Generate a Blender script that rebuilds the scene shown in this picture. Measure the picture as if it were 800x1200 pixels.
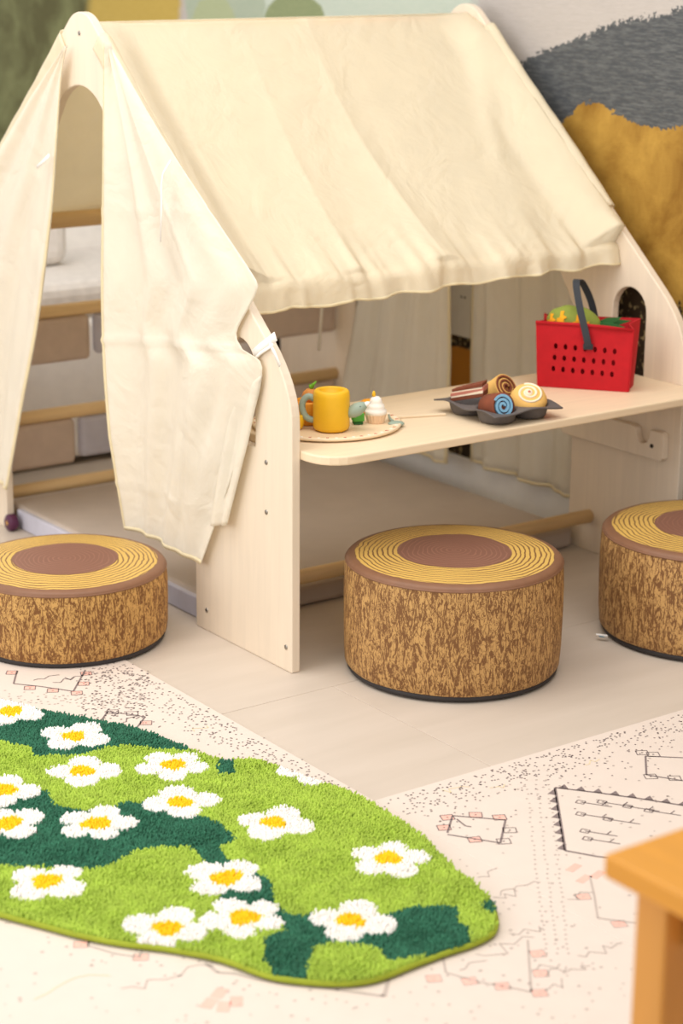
import bpy, bmesh, math, random
import numpy as np
from mathutils import Vector, Matrix

random.seed(7)
rng = np.random.default_rng(11)
PI = math.pi
C = bpy.context.scene.collection
for o in list(bpy.data.objects):
    bpy.data.objects.remove(o)

# ------------------------------------------------------------------ camera
CAM_F, PITCH, YAW, ROLL = 2395.7, 0.2804, 0.6269, 0.0072      # focal length in pixels of an 800x1200 frame
CAM_P = np.array([-2.1424, -3.1206, 1.4227])
fw = np.array([math.sin(YAW) * math.cos(PITCH), math.cos(YAW) * math.cos(PITCH), -math.sin(PITCH)])
rt0 = np.array([math.cos(YAW), -math.sin(YAW), 0.0])
up0 = np.cross(rt0, fw)
rt = rt0 * math.cos(ROLL) + up0 * math.sin(ROLL)
up = -rt0 * math.sin(ROLL) + up0 * math.cos(ROLL)
cd = bpy.data.cameras.new('camera')
cam = bpy.data.objects.new('camera', cd)
C.objects.link(cam)
cam.matrix_world = Matrix(((rt[0], up[0], -fw[0], CAM_P[0]), (rt[1], up[1], -fw[1], CAM_P[1]),
                           (rt[2], up[2], -fw[2], CAM_P[2]), (0, 0, 0, 1)))
cd.sensor_fit = 'VERTICAL'
cd.sensor_height = 36.0
cd.lens = CAM_F / 1200 * 36.0
cd.clip_start = 0.05
cd.dof.use_dof = True
cd.dof.focus_distance = 3.75
cd.dof.aperture_fstop = 3.4
bpy.context.scene.camera = cam

# ------------------------------------------------------------------ world, lights, exposure
world = bpy.data.worlds.new('world')
bpy.context.scene.world = world
world.use_nodes = True
bgn = world.node_tree.nodes['Background']
bgn.inputs[0].default_value = (1.0, 0.972, 0.95, 1)
bgn.inputs[1].default_value = 1.0


def area(name, loc, target, size, power, col):
    ld = bpy.data.lights.new(name, 'AREA')
    ld.shape = 'RECTANGLE'
    ld.size, ld.size_y = size
    ld.energy = power
    ld.color = col
    o = bpy.data.objects.new(name, ld)
    C.objects.link(o)
    o.location = loc
    o.rotation_euler = (Vector(target) - Vector(loc)).to_track_quat('-Z', 'Y').to_euler()
    return o


area('window_daylight', (-4.2, -0.4, 1.75), (0.2, 0.5, 0.7), (2.6, 2.0), 56, (1.0, 0.97, 0.94))
area('ceiling_panel_light', (-1.2, 0.4, 2.75), (-0.9, 0.4, 0), (1.6, 1.6), 36, (1.0, 0.95, 0.89))
area('ceiling_panel_light', (-0.1, -1.1, 2.75), (0.1, -0.6, 0), (1.6, 1.6), 26, (1.0, 0.95, 0.89))
vs = bpy.context.scene.view_settings
vs.view_transform = 'Standard'
vs.look = 'None'
vs.exposure = -0.02
vs.gamma = 1.0
vs.use_curve_mapping = False


# ------------------------------------------------------------------ helpers
def ray_hit(u, v, axis, val):
    """point of the plane coordinate[axis] = val seen at a photo pixel"""
    d = rt * ((u - 400) / CAM_F) - up * ((v - 600) / CAM_F) + fw
    return CAM_P + d * (val - CAM_P[axis]) / d[axis]


def floor_pt(u, v, z=0.0):
    p = ray_hit(u, v, 2, z)
    return (p[0], p[1])


def lin(c):
    return tuple((x / 255 / 12.92) if x / 255 <= 0.04045 else ((x / 255 + 0.055) / 1.055) ** 2.4 for x in c) + (1.0,)


class NT:
    """small node-tree writer"""
    def __init__(s, name):
        s.m = bpy.data.materials.new(name)
        s.m.use_nodes = True
        s.t = s.m.node_tree
        s.b = s.t.nodes['Principled BSDF']
        s.out = s.t.nodes['Material Output']

    def n(s, kind, **kw):
        nd = s.t.nodes.new('ShaderNode' + kind)
        for k, v in kw.items():
            setattr(nd, k, v)
        return nd

    def l(s, a, b):
        s.t.links.new(a, b)

    def val(s, sock, v):
        if isinstance(v, bpy.types.NodeSocket):
            s.l(v, sock)
        else:
            sock.default_value = v

    def math(s, op, a, b=0.0, c=0.0, clamp=False):
        nd = s.n('Math', operation=op)
        nd.use_clamp = clamp
        for i, v in enumerate((a, b, c)):
            s.val(nd.inputs[i], v)
        return nd.outputs[0]

    def mix(s, f, a, b):
        nd = s.n('Mix', data_type='RGBA')
        s.val(nd.inputs[0], f)
        s.val(nd.inputs[6], a)
        s.val(nd.inputs[7], b)
        return nd.outputs[2]

    def coord(s, scale=(1, 1, 1), rot=(0, 0, 0)):
        tc = s.n('TexCoord')
        mp = s.n('Mapping')
        mp.inputs['Scale'].default_value = scale
        mp.inputs['Rotation'].default_value = rot
        s.l(tc.outputs['Object'], mp.inputs[0])
        return mp.outputs[0]

    def noise(s, vec, scale, detail=3.0, rough=0.5, dist=0.0):
        nd = s.n('TexNoise')
        s.l(vec, nd.inputs['Vector'])
        nd.inputs['Scale'].default_value = scale
        nd.inputs['Detail'].default_value = detail
        nd.inputs['Roughness'].default_value = rough
        nd.inputs['Distortion'].default_value = dist
        return nd.outputs[0]

    def ramp(s, f, stops, interp='LINEAR'):
        nd = s.n('ValToRGB')
        nd.color_ramp.interpolation = interp
        e = nd.color_ramp.elements
        while len(e) < len(stops):
            e.new(0.5)
        for el, (p, c) in zip(e, stops):
            el.position = p
            el.color = c
        s.l(f, nd.inputs[0])
        return nd.outputs[0]

    def bump(s, h, strength=0.3, dist=0.002):
        nd = s.n('Bump')
        nd.inputs['Strength'].default_value = strength
        nd.inputs['Distance'].default_value = dist
        s.l(h, nd.inputs['Height'])
        s.l(nd.outputs[0], s.b.inputs['Normal'])

    def done(s, col, rough=0.6, spec=0.35):
        s.val(s.b.inputs['Base Color'], col)
        s.val(s.b.inputs['Roughness'], rough)
        s.b.inputs['Specular IOR Level'].default_value = spec
        return s.m


def simple(name, c, rough=0.6, var=0.08, scale=30.0, bump=0.0, bscale=200.0, spec=0.35, mscale=(1, 1, 1)):
    t = NT(name)
    v = t.coord(mscale)
    a = lin(c)
    f = t.noise(v, scale, 4)
    lo = tuple(x * (1 - var) for x in a[:3]) + (1,)
    hi = tuple(min(1, x * (1 + var)) for x in a[:3]) + (1,)
    col = t.ramp(f, [(0.3, lo), (0.7, hi)])
    if bump:
        t.bump(t.noise(v, bscale, 3), bump, 0.001)
    return t.done(col, rough, spec)


def cloth_mat(name, c, trans=0.3):
    t = NT(name)
    v = t.coord()
    a = lin(c)
    f = t.noise(v, 14, 4)
    col = t.ramp(f, [(0.3, tuple(x * 0.97 for x in a[:3]) + (1,)), (0.7, a)])
    t.bump(t.math('ADD', t.math('ABSOLUTE', t.math('SUBTRACT', t.noise(v, 7, 4, 0.5, 0.8), 0.5)), t.math('MULTIPLY', t.noise(v, 38, 2), 0.12)), 0.75, 0.016)
    t.done(col, 0.75, 0.2)
    tr = t.n('BsdfTranslucent')
    t.l(col, tr.inputs[0])
    mx = t.n('MixShader')
    mx.inputs[0].default_value = trans
    t.l(t.b.outputs[0], mx.inputs[1])
    t.l(tr.outputs[0], mx.inputs[2])
    t.l(mx.outputs[0], t.out.inputs[0])
    return t.m


def wood_mat(name, c, axis='z', var=0.10, rough=0.5):
    t = NT(name)
    sc = {'x': (1.2, 18, 18), 'y': (18, 1.2, 18), 'z': (18, 18, 1.2)}[axis]
    v = t.coord(sc)
    f = t.noise(v, 3.0, 5, 0.6, 0.6)
    a = lin(c)
    col = t.ramp(f, [(0.25, tuple(x * (1 - var) for x in a[:3]) + (1,)), (0.75, tuple(min(1, x * (1 + var * .5)) for x in a[:3]) + (1,))])
    t.bump(f, 0.06, 0.001)
    return t.done(col, rough, 0.4)


M = {}
M['ply'] = wood_mat('birch_plywood', (233, 217, 195), 'z', 0.07, 0.45)
M['ply_y'] = wood_mat('birch_plywood_flat', (236, 214, 182), 'x', 0.07, 0.42)
M['dowel'] = wood_mat('beech_dowel', (236, 202, 148), 'x', 0.12, 0.5)
M['cream'] = cloth_mat('cream_fabric', (252, 244, 222), 0.48)
M['cream_thin'] = cloth_mat('cream_curtain_fabric', (251, 245, 231), 0.40)
M['hem'] = cloth_mat('cream_hem', (248, 234, 196), 0.25)
M['white_tape'] = simple('white_ribbon', (245, 240, 232), 0.6, 0.03)
M['steel'] = simple('steel_screw', (150, 145, 138), 0.3, 0.05)
M['steel'].node_tree.nodes['Principled BSDF'].inputs['Metallic'].default_value = 0.9
M['dark_hole'] = simple('dark_screw_recess', (50, 44, 40), 0.7, 0.05)
M['taupe'] = simple('taupe_pad_fabric', (200, 180, 164), 0.8, 0.05, bump=0.2)
M['lavender'] = simple('lavender_pad_fabric', (196, 194, 206), 0.7, 0.04)
M['mat_grey'] = simple('grey_leatherette', (190, 176, 164), 0.55, 0.04, 12, 0.1, 300)
M['sofa'] = simple('off_white_upholstery', (250, 247, 243), 0.8, 0.03, bump=0.2)
M['cushion_grey'] = simple('grey_boucle', (228, 222, 216), 0.9, 0.08, 40, 0.4, 120)
M['white_plastic'] = simple('white_plastic', (242, 240, 236), 0.4, 0.02)
M['brown_vinyl'] = simple('brown_vinyl', (130, 92, 68), 0.45, 0.06, 40, 0.1)
M['black_base'] = simple('dark_base', (52, 48, 48), 0.6, 0.05)
M['yellow_toy'] = simple('yellow_paint', (234, 184, 38), 0.42, 0.03)
M['orange_toy'] = simple('orange_paint', (238, 160, 40), 0.45, 0.04)
M['sage_toy'] = simple('sage_grey_paint', (150, 166, 150), 0.5, 0.04)
M['white_toy'] = simple('white_paint', (246, 240, 230), 0.5, 0.02)
M['peach_toy'] = simple('peach_paint', (236, 204, 170), 0.5, 0.04)
M['green_toy'] = simple('green_felt', (84, 160, 62), 0.8, 0.08)
M['dgreen_toy'] = simple('dark_green_felt', (52, 104, 52), 0.85, 0.1)
M['leaf_toy'] = simple('leaf_green_paint', (110, 170, 40), 0.6, 0.1)
M['bun_toy'] = simple('baked_orange_paint', (214, 142, 70), 0.6, 0.08)
M['plate_toy'] = wood_mat('plate_wood', (238, 214, 178), 'x', 0.06)
M['black'] = simple('black_dot', (35, 32, 34), 0.5, 0.03)
M['pan'] = simple('charcoal_silicone', (94, 88, 86), 0.55, 0.06)
M['choc'] = simple('chocolate_felt', (124, 66, 44), 0.85, 0.1)
M['rose'] = simple('rose_felt', (196, 122, 104), 0.85, 0.1)
M['cream_felt'] = simple('cream_felt', (240, 222, 196), 0.85, 0.05)
M['butter'] = simple('butter_felt', (232, 184, 104), 0.85, 0.06)
M['blue_felt'] = simple('sky_blue_felt', (132, 182, 212), 0.85, 0.06)
M['red_felt'] = simple('red_felt', (184, 16, 28), 0.75, 0.06, 60, 0.25, 400)
M['strap'] = simple('charcoal_strap', (50, 53, 58), 0.7, 0.06)
M['melon'] = simple('olive_green_felt', (136, 148, 62), 0.85, 0.14)
M['orange_felt'] = simple('orange_felt', (244, 166, 30), 0.85, 0.06)
M['purple'] = simple('plum_plastic', (84, 36, 66), 0.4, 0.05)
M['honey'] = wood_mat('honey_wood', (206, 142, 46), 'y', 0.10, 0.4)
M['honey_z'] = wood_mat('honey_wood_leg', (200, 140, 62), 'z', 0.10, 0.4)
M['mat_base'] = simple('cream_play_mat', (221, 207, 195), 0.6, 0.015, 20)
M['ink'] = simple('grey_ink', (128, 114, 112), 0.7, 0.06)
M['ink_soft'] = simple('soft_grey_ink', (188, 174, 164), 0.7, 0.05)
M['ink_pink'] = simple('pink_ink', (240, 186, 170), 0.7, 0.05)
M['ink_tan'] = simple('tan_ink', (226, 206, 168), 0.7, 0.05)
M['rug_dark'] = simple('dark_green_yarn', (50, 108, 82), 0.9, 0.25, 60)
M['rug_lime'] = simple('lime_green_yarn', (170, 196, 74), 0.9, 0.14, 40)
M['rug_white'] = simple('white_yarn', (250, 246, 240), 0.9, 0.03, 60)
M['rug_yellow'] = simple('yellow_yarn', (252, 206, 24), 0.9, 0.05, 60)
M['rug_back'] = simple('lime_binding', (150, 162, 44), 0.8, 0.08)


def bark_mat(name, ca, cb, seed):
    t = NT(name)
    v = t.coord((1, 1, 0.24))
    mp = v.node
    mp.inputs['Location'].default_value = (seed, seed * 1.7, 0)
    v2 = t.coord((1, 1, 0.42))
    v2.node.inputs['Location'].default_value = (seed, seed * 1.7, 0)
    c1 = t.math('ABSOLUTE', t.math('SUBTRACT', t.noise(v, 56, 4, 0.6, 1.2), 0.5))
    c2 = t.math('ABSOLUTE', t.math('SUBTRACT', t.noise(v2, 125, 4, 0.65, 1.0), 0.5))
    fl_ = t.noise(v2, 260, 4, 0.6, 0.5)
    d = t.math('MINIMUM', t.math('MULTIPLY', c1, 1.0), t.math('MULTIPLY', c2, 1.35))
    d = t.math('ADD', d, t.math('MULTIPLY', t.math('SUBTRACT', fl_, 0.5), 0.16))
    m = t.math('MULTIPLY_ADD', t.math('SUBTRACT', d, 0.036), 45.0, 0.5, clamp=True)
    tint = t.noise(v, 8, 2)
    light = t.mix(tint, lin(ca), lin(tuple(min(255, x + 14) for x in ca)))
    col = t.mix(m, lin(cb), light)
    t.bump(t.noise(t.coord(), 500, 2), 0.1, 0.0006)
    return t.done(col, 0.6, 0.3)


def ring_mat(name, base, line, freq, width, wob, soft=6.0):
    t = NT(name)
    tc = t.n('TexCoord')
    sep = t.n('SeparateXYZ')
    t.l(tc.outputs['Object'], sep.inputs[0])
    r = t.math('SQRT', t.math('ADD', t.math('POWER', sep.outputs[0], 2), t.math('POWER', sep.outputs[1], 2)))
    nz = t.noise(tc.outputs['Object'], 11, 2)
    nz2 = t.noise(tc.outputs['Object'], 34, 2)
    rr = t.math('ADD', r, t.math('ADD', t.math('MULTIPLY', t.math('SUBTRACT', nz, 0.5), wob), t.math('MULTIPLY', t.math('SUBTRACT', nz2, 0.5), wob * 0.3)))
    w = t.math('SINE', t.math('MULTIPLY', rr, freq))
    wv = t.math('ADD', width, t.math('MULTIPLY', t.math('SUBTRACT', nz, 0.5), 0.9))
    m = t.math('MULTIPLY', t.math('SUBTRACT', w, wv), soft, clamp=True)
    col = t.mix(m, lin(base), lin(line))
    return t.done(col, 0.5, 0.35)


M['bark'] = bark_mat('bark_print', (188, 146, 88), (120, 82, 48), 0.0)
M['bark2'] = bark_mat('bark_print_golden', (192, 148, 84), (120, 79, 42), 3.1)
M['rings'] = ring_mat('growth_rings', (212, 174, 92), (126, 90, 54), 2 * PI / 0.0098, 0.50, 0.024)
M['core'] = ring_mat('heartwood', (128, 88, 72), (148, 106, 88), 2 * PI / 0.010, 0.55, 0.03, 2.0)


def link(name, me, mat, parent=None, smooth=False):
    o = bpy.data.objects.new(name, me)
    C.objects.link(o)
    if mat is not None:
        me.materials.append(M[mat] if isinstance(mat, str) else mat)
    if smooth:
        me.polygons.foreach_set('use_smooth', [True] * len(me.polygons))
    if parent is not None:
        o.parent = parent
    return o


def pyd(name, v, f, mat, parent=None, smooth=False):
    me = bpy.data.meshes.new(name)
    me.from_pydata([tuple(map(float, p)) for p in v], [], f)
    me.update()
    return link(name, me, mat, parent, smooth)


def from_bm(name, bm, mat, parent=None, smooth=False):
    bmesh.ops.recalc_face_normals(bm, faces=bm.faces[:])
    me = bpy.data.meshes.new(name)
    bm.to_mesh(me)
    bm.free()
    return link(name, me, mat, parent, smooth)


def empty(name, loc=(0, 0, 0), rz=0.0):
    o = bpy.data.objects.new(name, None)
    o.empty_display_size = 0.05
    C.objects.link(o)
    o.location = loc
    o.rotation_euler = (0, 0, rz)
    return o


def tag(o, label, cat, group=None):
    o['label'] = label
    o['category'] = cat
    if group:
        o['group'] = group
    return o


def box(name, lo, hi, mat, parent=None, bevel=0.0, seg=2):
    bm = bmesh.new()
    bmesh.ops.create_cube(bm, size=1)
    for v in bm.verts:
        v.co = Vector([(lo[i] + hi[i]) / 2 + v.co[i] * (hi[i] - lo[i]) for i in range(3)])
    if bevel:
        bmesh.ops.bevel(bm, geom=bm.edges[:], offset=bevel, segments=seg, profile=0.5, affect='EDGES')
    return from_bm(name, bm, mat, parent, False)


def frames(path):
    P = [Vector(p) for p in path]
    out = []
    prev = None
    for i, p in enumerate(P):
        d = (P[min(i + 1, len(P) - 1)] - P[max(i - 1, 0)]).normalized()
        if prev is None:
            a = Vector((0, 0, 1)) if abs(d.z) < 0.9 else Vector((1, 0, 0))
            n = d.cross(a).normalized()
        else:
            n = (prev - d * prev.dot(d)).normalized()
        prev = n
        out.append((p, d, n, d.cross(n)))
    return out


def tube(name, path, r, mat, parent=None, seg=12, smooth=True):
    fr = frames(path)
    v, f = [], []
    rs = r if isinstance(r, (list, tuple)) else [r] * len(path)
    for (p, d, n, b), rr in zip(fr, rs):
        for k in range(seg):
            a = 2 * PI * k / seg
            v.append(p + (n * math.cos(a) + b * math.sin(a)) * rr)
    for i in range(len(path) - 1):
        for k in range(seg):
            f.append((i * seg + k, i * seg + (k + 1) % seg, (i + 1) * seg + (k + 1) % seg, (i + 1) * seg + k))
    f.append(tuple(range(seg))[::-1])
    f.append(tuple((len(path) - 1) * seg + k for k in range(seg)))
    o = pyd(name, v, f, mat, parent, False)
    if smooth:
        for p in o.data.polygons:
            p.use_smooth = len(p.vertices) == 4
    return o


def lathe(name, prof, mat, parent=None, seg=48, loc=(0, 0, 0), smooth=True, wob=None):
    v, f = [], []
    n = len(prof)
    for k in range(seg):
        a = 2 * PI * k / seg
        for (r, z) in prof:
            rr = r * (1 + (wob(a, z) if wob else 0))
            v.append((loc[0] + rr * math.cos(a), loc[1] + rr * math.sin(a), loc[2] + z))
    for k in range(seg):
        k2 = (k + 1) % seg
        for i in range(n - 1):
            f.append((k * n + i, k2 * n + i, k2 * n + i + 1, k * n + i + 1))
    bm = bmesh.new()
    bv = [bm.verts.new(p) for p in v]
    for q in f:
        try:
            bm.faces.new([bv[i] for i in q])
        except ValueError:
            pass
    bmesh.ops.remove_doubles(bm, verts=bm.verts[:], dist=1e-6)
    return from_bm(name, bm, mat, parent, smooth)


def outline_plate(name, loops, to3, ext, mat, parent=None, bevel=0.0):
    """flat plate: outer loop and holes in 2-D, mapped by to3, extruded by the vector ext"""
    bm = bmesh.new()
    for lp in loops:
        vs_ = [bm.verts.new(to3(*p)) for p in lp]
        for i in range(len(vs_)):
            bm.edges.new((vs_[i], vs_[(i + 1) % len(vs_)]))
    bmesh.ops.triangle_fill(bm, edges=bm.edges[:], use_beauty=True, use_dissolve=False)
    bmesh.ops.dissolve_limit(bm, angle_limit=0.01, verts=bm.verts[:], edges=bm.edges[:])
    r = bmesh.ops.extrude_face_region(bm, geom=bm.faces[:])
    bmesh.ops.translate(bm, verts=[g for g in r['geom'] if isinstance(g, bmesh.types.BMVert)], vec=ext)
    o = from_bm(name, bm, mat, parent)
    if bevel:
        m = o.modifiers.new('bevel', 'BEVEL')
        m.width = bevel
        m.segments = 2
        m.limit_method = 'ANGLE'
        m.angle_limit = 0.9
    return o


def cloth(name, fn, nu, nv, mat, parent=None, thick=0.0015):
    v = [fn(i / nu, j / nv) for j in range(nv + 1) for i in range(nu + 1)]
    f = [(j * (nu + 1) + i, j * (nu + 1) + i + 1, (j + 1) * (nu + 1) + i + 1, (j + 1) * (nu + 1) + i) for j in range(nv) for i in range(nu)]
    o = pyd(name, v, f, mat, parent, True)
    m = o.modifiers.new('thickness', 'SOLIDIFY')
    m.thickness = thick
    m.offset = 0
    return o


def poly_at(pts, t):
    """arc-length interpolation on a polyline"""
    P = [np.array(p, float) for p in pts]
    L = [0]
    for a, b in zip(P[:-1], P[1:]):
        L.append(L[-1] + np.linalg.norm(b - a))
    s = t * L[-1]
    for i in range(len(P) - 1):
        if s <= L[i + 1] or i == len(P) - 2:
            k = (s - L[i]) / max(1e-9, L[i + 1] - L[i])
            return P[i] + (P[i + 1] - P[i]) * k


def smooth_poly(pts, n=40, closed=False):
    """Catmull-Rom resample"""
    P = [np.array(p, float) for p in pts]
    N = len(P)
    out = []
    segs = N if closed else N - 1
    for i in range(segs):
        p1, p2 = P[i % N], P[(i + 1) % N]
        p0 = P[(i - 1) % N] if closed or i > 0 else p1
        p3 = P[(i + 2) % N] if closed or i + 2 < N else p2
        m = max(2, n // segs)
        for k in range(m):
            t = k / m
            out.append(0.5 * ((2 * p1) + (p2 - p0) * t + (2 * p0 - 5 * p1 + 4 * p2 - p3) * t * t + (3 * p1 - p0 - 3 * p2 + p3) * t ** 3))
    if not closed:
        out.append(P[-1])
    return out


# ================================================================== SETTING
# floor: large pale tiles with fine joints
WALL_X = 1.12
fl = empty('floor')
fl['kind'] = 'structure'
t_ = NT('pale_floor_tile')
vv = t_.coord((0.6, 4, 1))
fcol = t_.ramp(t_.noise(vv, 3, 5, 0.6, 0.4), [(0.3, lin((199, 186, 171))), (0.7, lin((208, 195, 181)))])
t_.bump(t_.noise(vv, 30, 3), 0.05, 0.001)
M['tile'] = t_.done(fcol, 0.42, 0.4)
M['grout'] = simple('floor_joint', (190, 174, 156), 0.8, 0.05)
box('joint_bed', (-5, -5, -0.06), (WALL_X + 0.1, 6, -0.0012), 'grout', fl)
TW, TD = 1.2, 0.6
tile_me = None
x0, y0 = 0.028 - 4 * TW, -0.10 - 7 * TD
for i in range(6):
    for j in range(16):
        xa = x0 + i * TW + (0.6 if j % 2 else 0.0) - 0.0
        if tile_me is None:
            o = box('tile', (0, 0, -0.02), (TW - 0.0016, TD - 0.0016, 0), 'tile', fl, 0.0006, 1)
            tile_me = o.data
        else:
            o = bpy.data.objects.new('tile', tile_me)
            C.objects.link(o)
            o.parent = fl
        o.location = (xa - (TW if j % 2 else 0), y0 + j * TD, 0)

# mural wall: broad painted fields with brushy edges
t_ = NT('painted_mural')
tc = t_.n('TexCoord')
sp = t_.n('SeparateXYZ')
t_.l(tc.outputs['Object'], sp.inputs[0])
wy, wz = sp.outputs[1], sp.outputs[2]
vec = tc.outputs['Object']
n_edge = t_.noise(vec, 7, 6, 0.7)
n_fine = t_.noise(vec, 90, 4, 0.7)
mpb = t_.n('Mapping')
mpb.inputs['Scale'].default_value = (1, 6, 40)
t_.l(vec, mpb.inputs[0])
n_brush = t_.noise(mpb.outputs[0], 5, 4, 0.7)
n_mid = t_.noise(vec, 2.6, 4, 0.6, 0.8)


def curve(ys_zs, y_lo, y_hi):
    """height of a painted boundary as a function of the wall's y"""
    nd = t_.n('FloatCurve')
    c = nd.mapping.curves[0]
    pts = sorted([((y - y_lo) / (y_hi - y_lo), z / 2.0) for y, z in ys_zs])
    while len(c.points) < len(pts):
        c.points.new(0.5, 0.5)
    for p, (a, b) in zip(c.points, pts):
        p.location = (a, b)
        p.handle_type = 'AUTO_CLAMPED'
    nd.mapping.update()
    t_.l(t_.math('DIVIDE', t_.math('SUBTRACT', wy, y_lo), y_hi - y_lo), nd.inputs['Value'])
    return t_.math('MULTIPLY', nd.outputs[0], 2.0)


n_dry = t_.math('MULTIPLY', t_.math('SUBTRACT', t_.noise(vec, 95, 3, 0.6), 0.30), 2.5, clamp=True)


def below(bz, amp=0.10, soft=0.03):
    """everything under a painted boundary, with a dry-brushed edge"""
    w = t_.math('MULTIPLY', t_.math('SUBTRACT', n_edge, 0.5), amp)
    m = t_.math('MULTIPLY_ADD', t_.math('ADD', t_.math('SUBTRACT', bz, wz), w), 0.5 / soft, 0.5, clamp=True)
    return t_.math('MULTIPLY_ADD', t_.math('SUBTRACT', t_.math('MULTIPLY_ADD', m, 1.4, -0.2), n_dry), 5.0, 0.5, clamp=True)


def blob(cy, cz, ry, rz_, amp=0.25):
    dy = t_.math('DIVIDE', t_.math('SUBTRACT', wy, cy), ry)
    dz = t_.math('DIVIDE', t_.math('SUBTRACT', wz, cz), rz_)
    d = t_.math('ADD', t_.math('POWER', dy, 2), t_.math('POWER', dz, 2))
    d = t_.math('ADD', d, t_.math('MULTIPLY', t_.math('SUBTRACT', n_edge, 0.5), amp * 4))
    return t_.math('MULTIPLY', t_.math('SUBTRACT', 1.0, d), 9.0, clamp=True)


def jit(a, b, f):
    return t_.mix(f, lin(a), lin(b))


col = jit((172, 165, 158), (194, 187, 182), n_brush)                       # pale sky
col = t_.mix(blob(1.45, 1.22, 0.62, 0.3, 0.15), col, jit((176, 192, 178), (200, 206, 194), n_brush))
col = t_.mix(blob(1.62, 1.16, 0.15, 0.085), col, jit((122, 138, 96), (152, 158, 120), n_brush))
col = t_.mix(blob(1.98, 1.20, 0.22, 0.14), col, jit((150, 168, 150), (180, 186, 164), n_brush))
col = t_.mix(blob(2.03, 1.10, 0.14, 0.12), col, jit((160, 170, 128), (176, 184, 150), n_brush))
col = t_.mix(below(curve([(-4, 1.25), (0.0, 1.29), (0.14, 1.255), (0.35, 1.205), (0.5, 1.165), (0.62, 1.12), (0.8, 1.02), (1.0, 0.95), (1.6, 0.9), (6, 0.9)], -4, 6), 0.07, 0.015), col,
             t_.mix(t_.math('MULTIPLY', t_.math('SUBTRACT', n_brush, 0.42), 4.0, clamp=True), lin((74, 77, 80)), lin((104, 106, 106))))
col = t_.mix(below(curve([(-4, 0.9), (-0.3, 0.98), (0.09, 1.00), (0.22, 0.985), (0.30, 1.005), (0.42, 1.03), (0.50, 0.985), (0.6, 0.9), (0.8, 0.7), (1.1, 0.45), (6, 0.4)], -4, 6), 0.05, 0.012), col,
             t_.mix(t_.math('MULTIPLY', t_.math('SUBTRACT', t_.noise(vec, 6, 5, 0.65, 0.5), 0.32), 2.8, clamp=True), lin((132, 92, 26)), lin((188, 148, 66))))
spk = t_.math('MULTIPLY', t_.math('SUBTRACT', t_.noise(vec, 75, 2, 0.4), 0.58), 14.0, clamp=True)
col = t_.mix(below(curve([(-4, 0.6), (0.0, 0.585), (0.1, 0.60), (0.25, 0.66), (0.4, 0.64), (0.6, 0.5), (0.85, 0.43), (6, 0.4)], -4, 6), 0.08, 0.04), col,
             t_.mix(spk, jit((48, 38, 26), (72, 56, 36), n_mid), lin((166, 148, 106))))
col = t_.mix(blob(0.86, 0.28, 0.16, 0.105, 0.05), col, lin((206, 140, 50)))
# the green thicket farther along the wall
green = t_.mix(t_.math('MULTIPLY', t_.math('SUBTRACT', t_.noise(vec, 5, 5, 0.6, 0.8), 0.38), 3.6, clamp=True), jit((78, 76, 42), (98, 96, 56), n_brush), jit((104, 112, 72), (138, 138, 92), n_brush))
edge = t_.math('ADD', wy, t_.math('ADD', t_.math('MULTIPLY', wz, 0.25), t_.math('MULTIPLY', t_.math('SUBTRACT', n_edge, 0.5), 0.10)))
col = t_.mix(t_.math('MULTIPLY', t_.math('SUBTRACT', edge, 2.50), 30.0, clamp=True), col, jit((176, 150, 66), (200, 172, 90), n_brush))
col = t_.mix(t_.math('MULTIPLY', t_.math('SUBTRACT', edge, 3.03), 16.0, clamp=True), col, green)
t_.bump(n_brush, 0.25, 0.003)
M['mural'] = t_.done(col, 0.7, 0.3)
wl = box('wall_right', (WALL_X, -4.5, 0), (WALL_X + 0.1, 6, 2.8), 'mural')
wl['kind'] = 'structure'
bb = box('baseboard_right', (WALL_X - 0.012, -4.5, 0), (WALL_X - 0.0005, 6, 0.10), 'white_plastic', None, 0.003, 1)
bb['kind'] = 'structure'

# white wall plate seen between the two curtains
wp = empty('wall_plate', (WALL_X - 0.001, 0.86, 0.48))
box('plate', (-0.008, -0.045, -0.068), (0, 0.045, 0.068), 'white_plastic', wp, 0.003, 2)
for dy in (-0.007, 0.007):
    lathe('socket_hole', [(0, 0), (0.003, 0), (0.003, 0.001), (0, 0.001)], 'dark_hole', wp, 10).matrix_local = Matrix.Translation((-0.0082, dy - 0.008, 0.035)) @ Matrix.Rotation(-PI / 2, 4, 'Y')
tag(wp, 'white plastic wall plate on the mural, seen in the gap between two curtains', 'wall plate')

# ================================================================== PLAYHOUSE
L, D2, H, WL = 1.043, 0.789, 1.24, 0.355
TH = 0.02
SL = 0.7113
ph = empty('playhouse', (L / 2, D2, 0))
PH0 = np.array([L / 2, D2, 0])
tag(ph, 'birch plywood playhouse frame with two A-shaped end panels and wooden rungs', 'playhouse')


def half_outline():
    pts = [(0, 0), (0, 0.50)]
    sx, sz = math.cos(SL), math.sin(SL)
    a, b, c = np.array((0, 0.50)), np.array((0, 0.578)), np.array((0.085, 0.652))
    for k in range(1, 9):
        t = k / 8
        pts.append(tuple((1 - t) ** 2 * a + 2 * t * (1 - t) * b + t * t * c))
    # apex: arc tangent to the slope
    R = 0.075
    cz = H - R
    n = (-sz, sx)
    for k in range(0, 7):
        ang = math.atan2(n[1], n[0]) + (PI / 2 - math.atan2(n[1], n[0])) * k / 6
        pts.append((D2 + R * math.cos(ang), cz + R * math.sin(ang)))
    return pts


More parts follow.
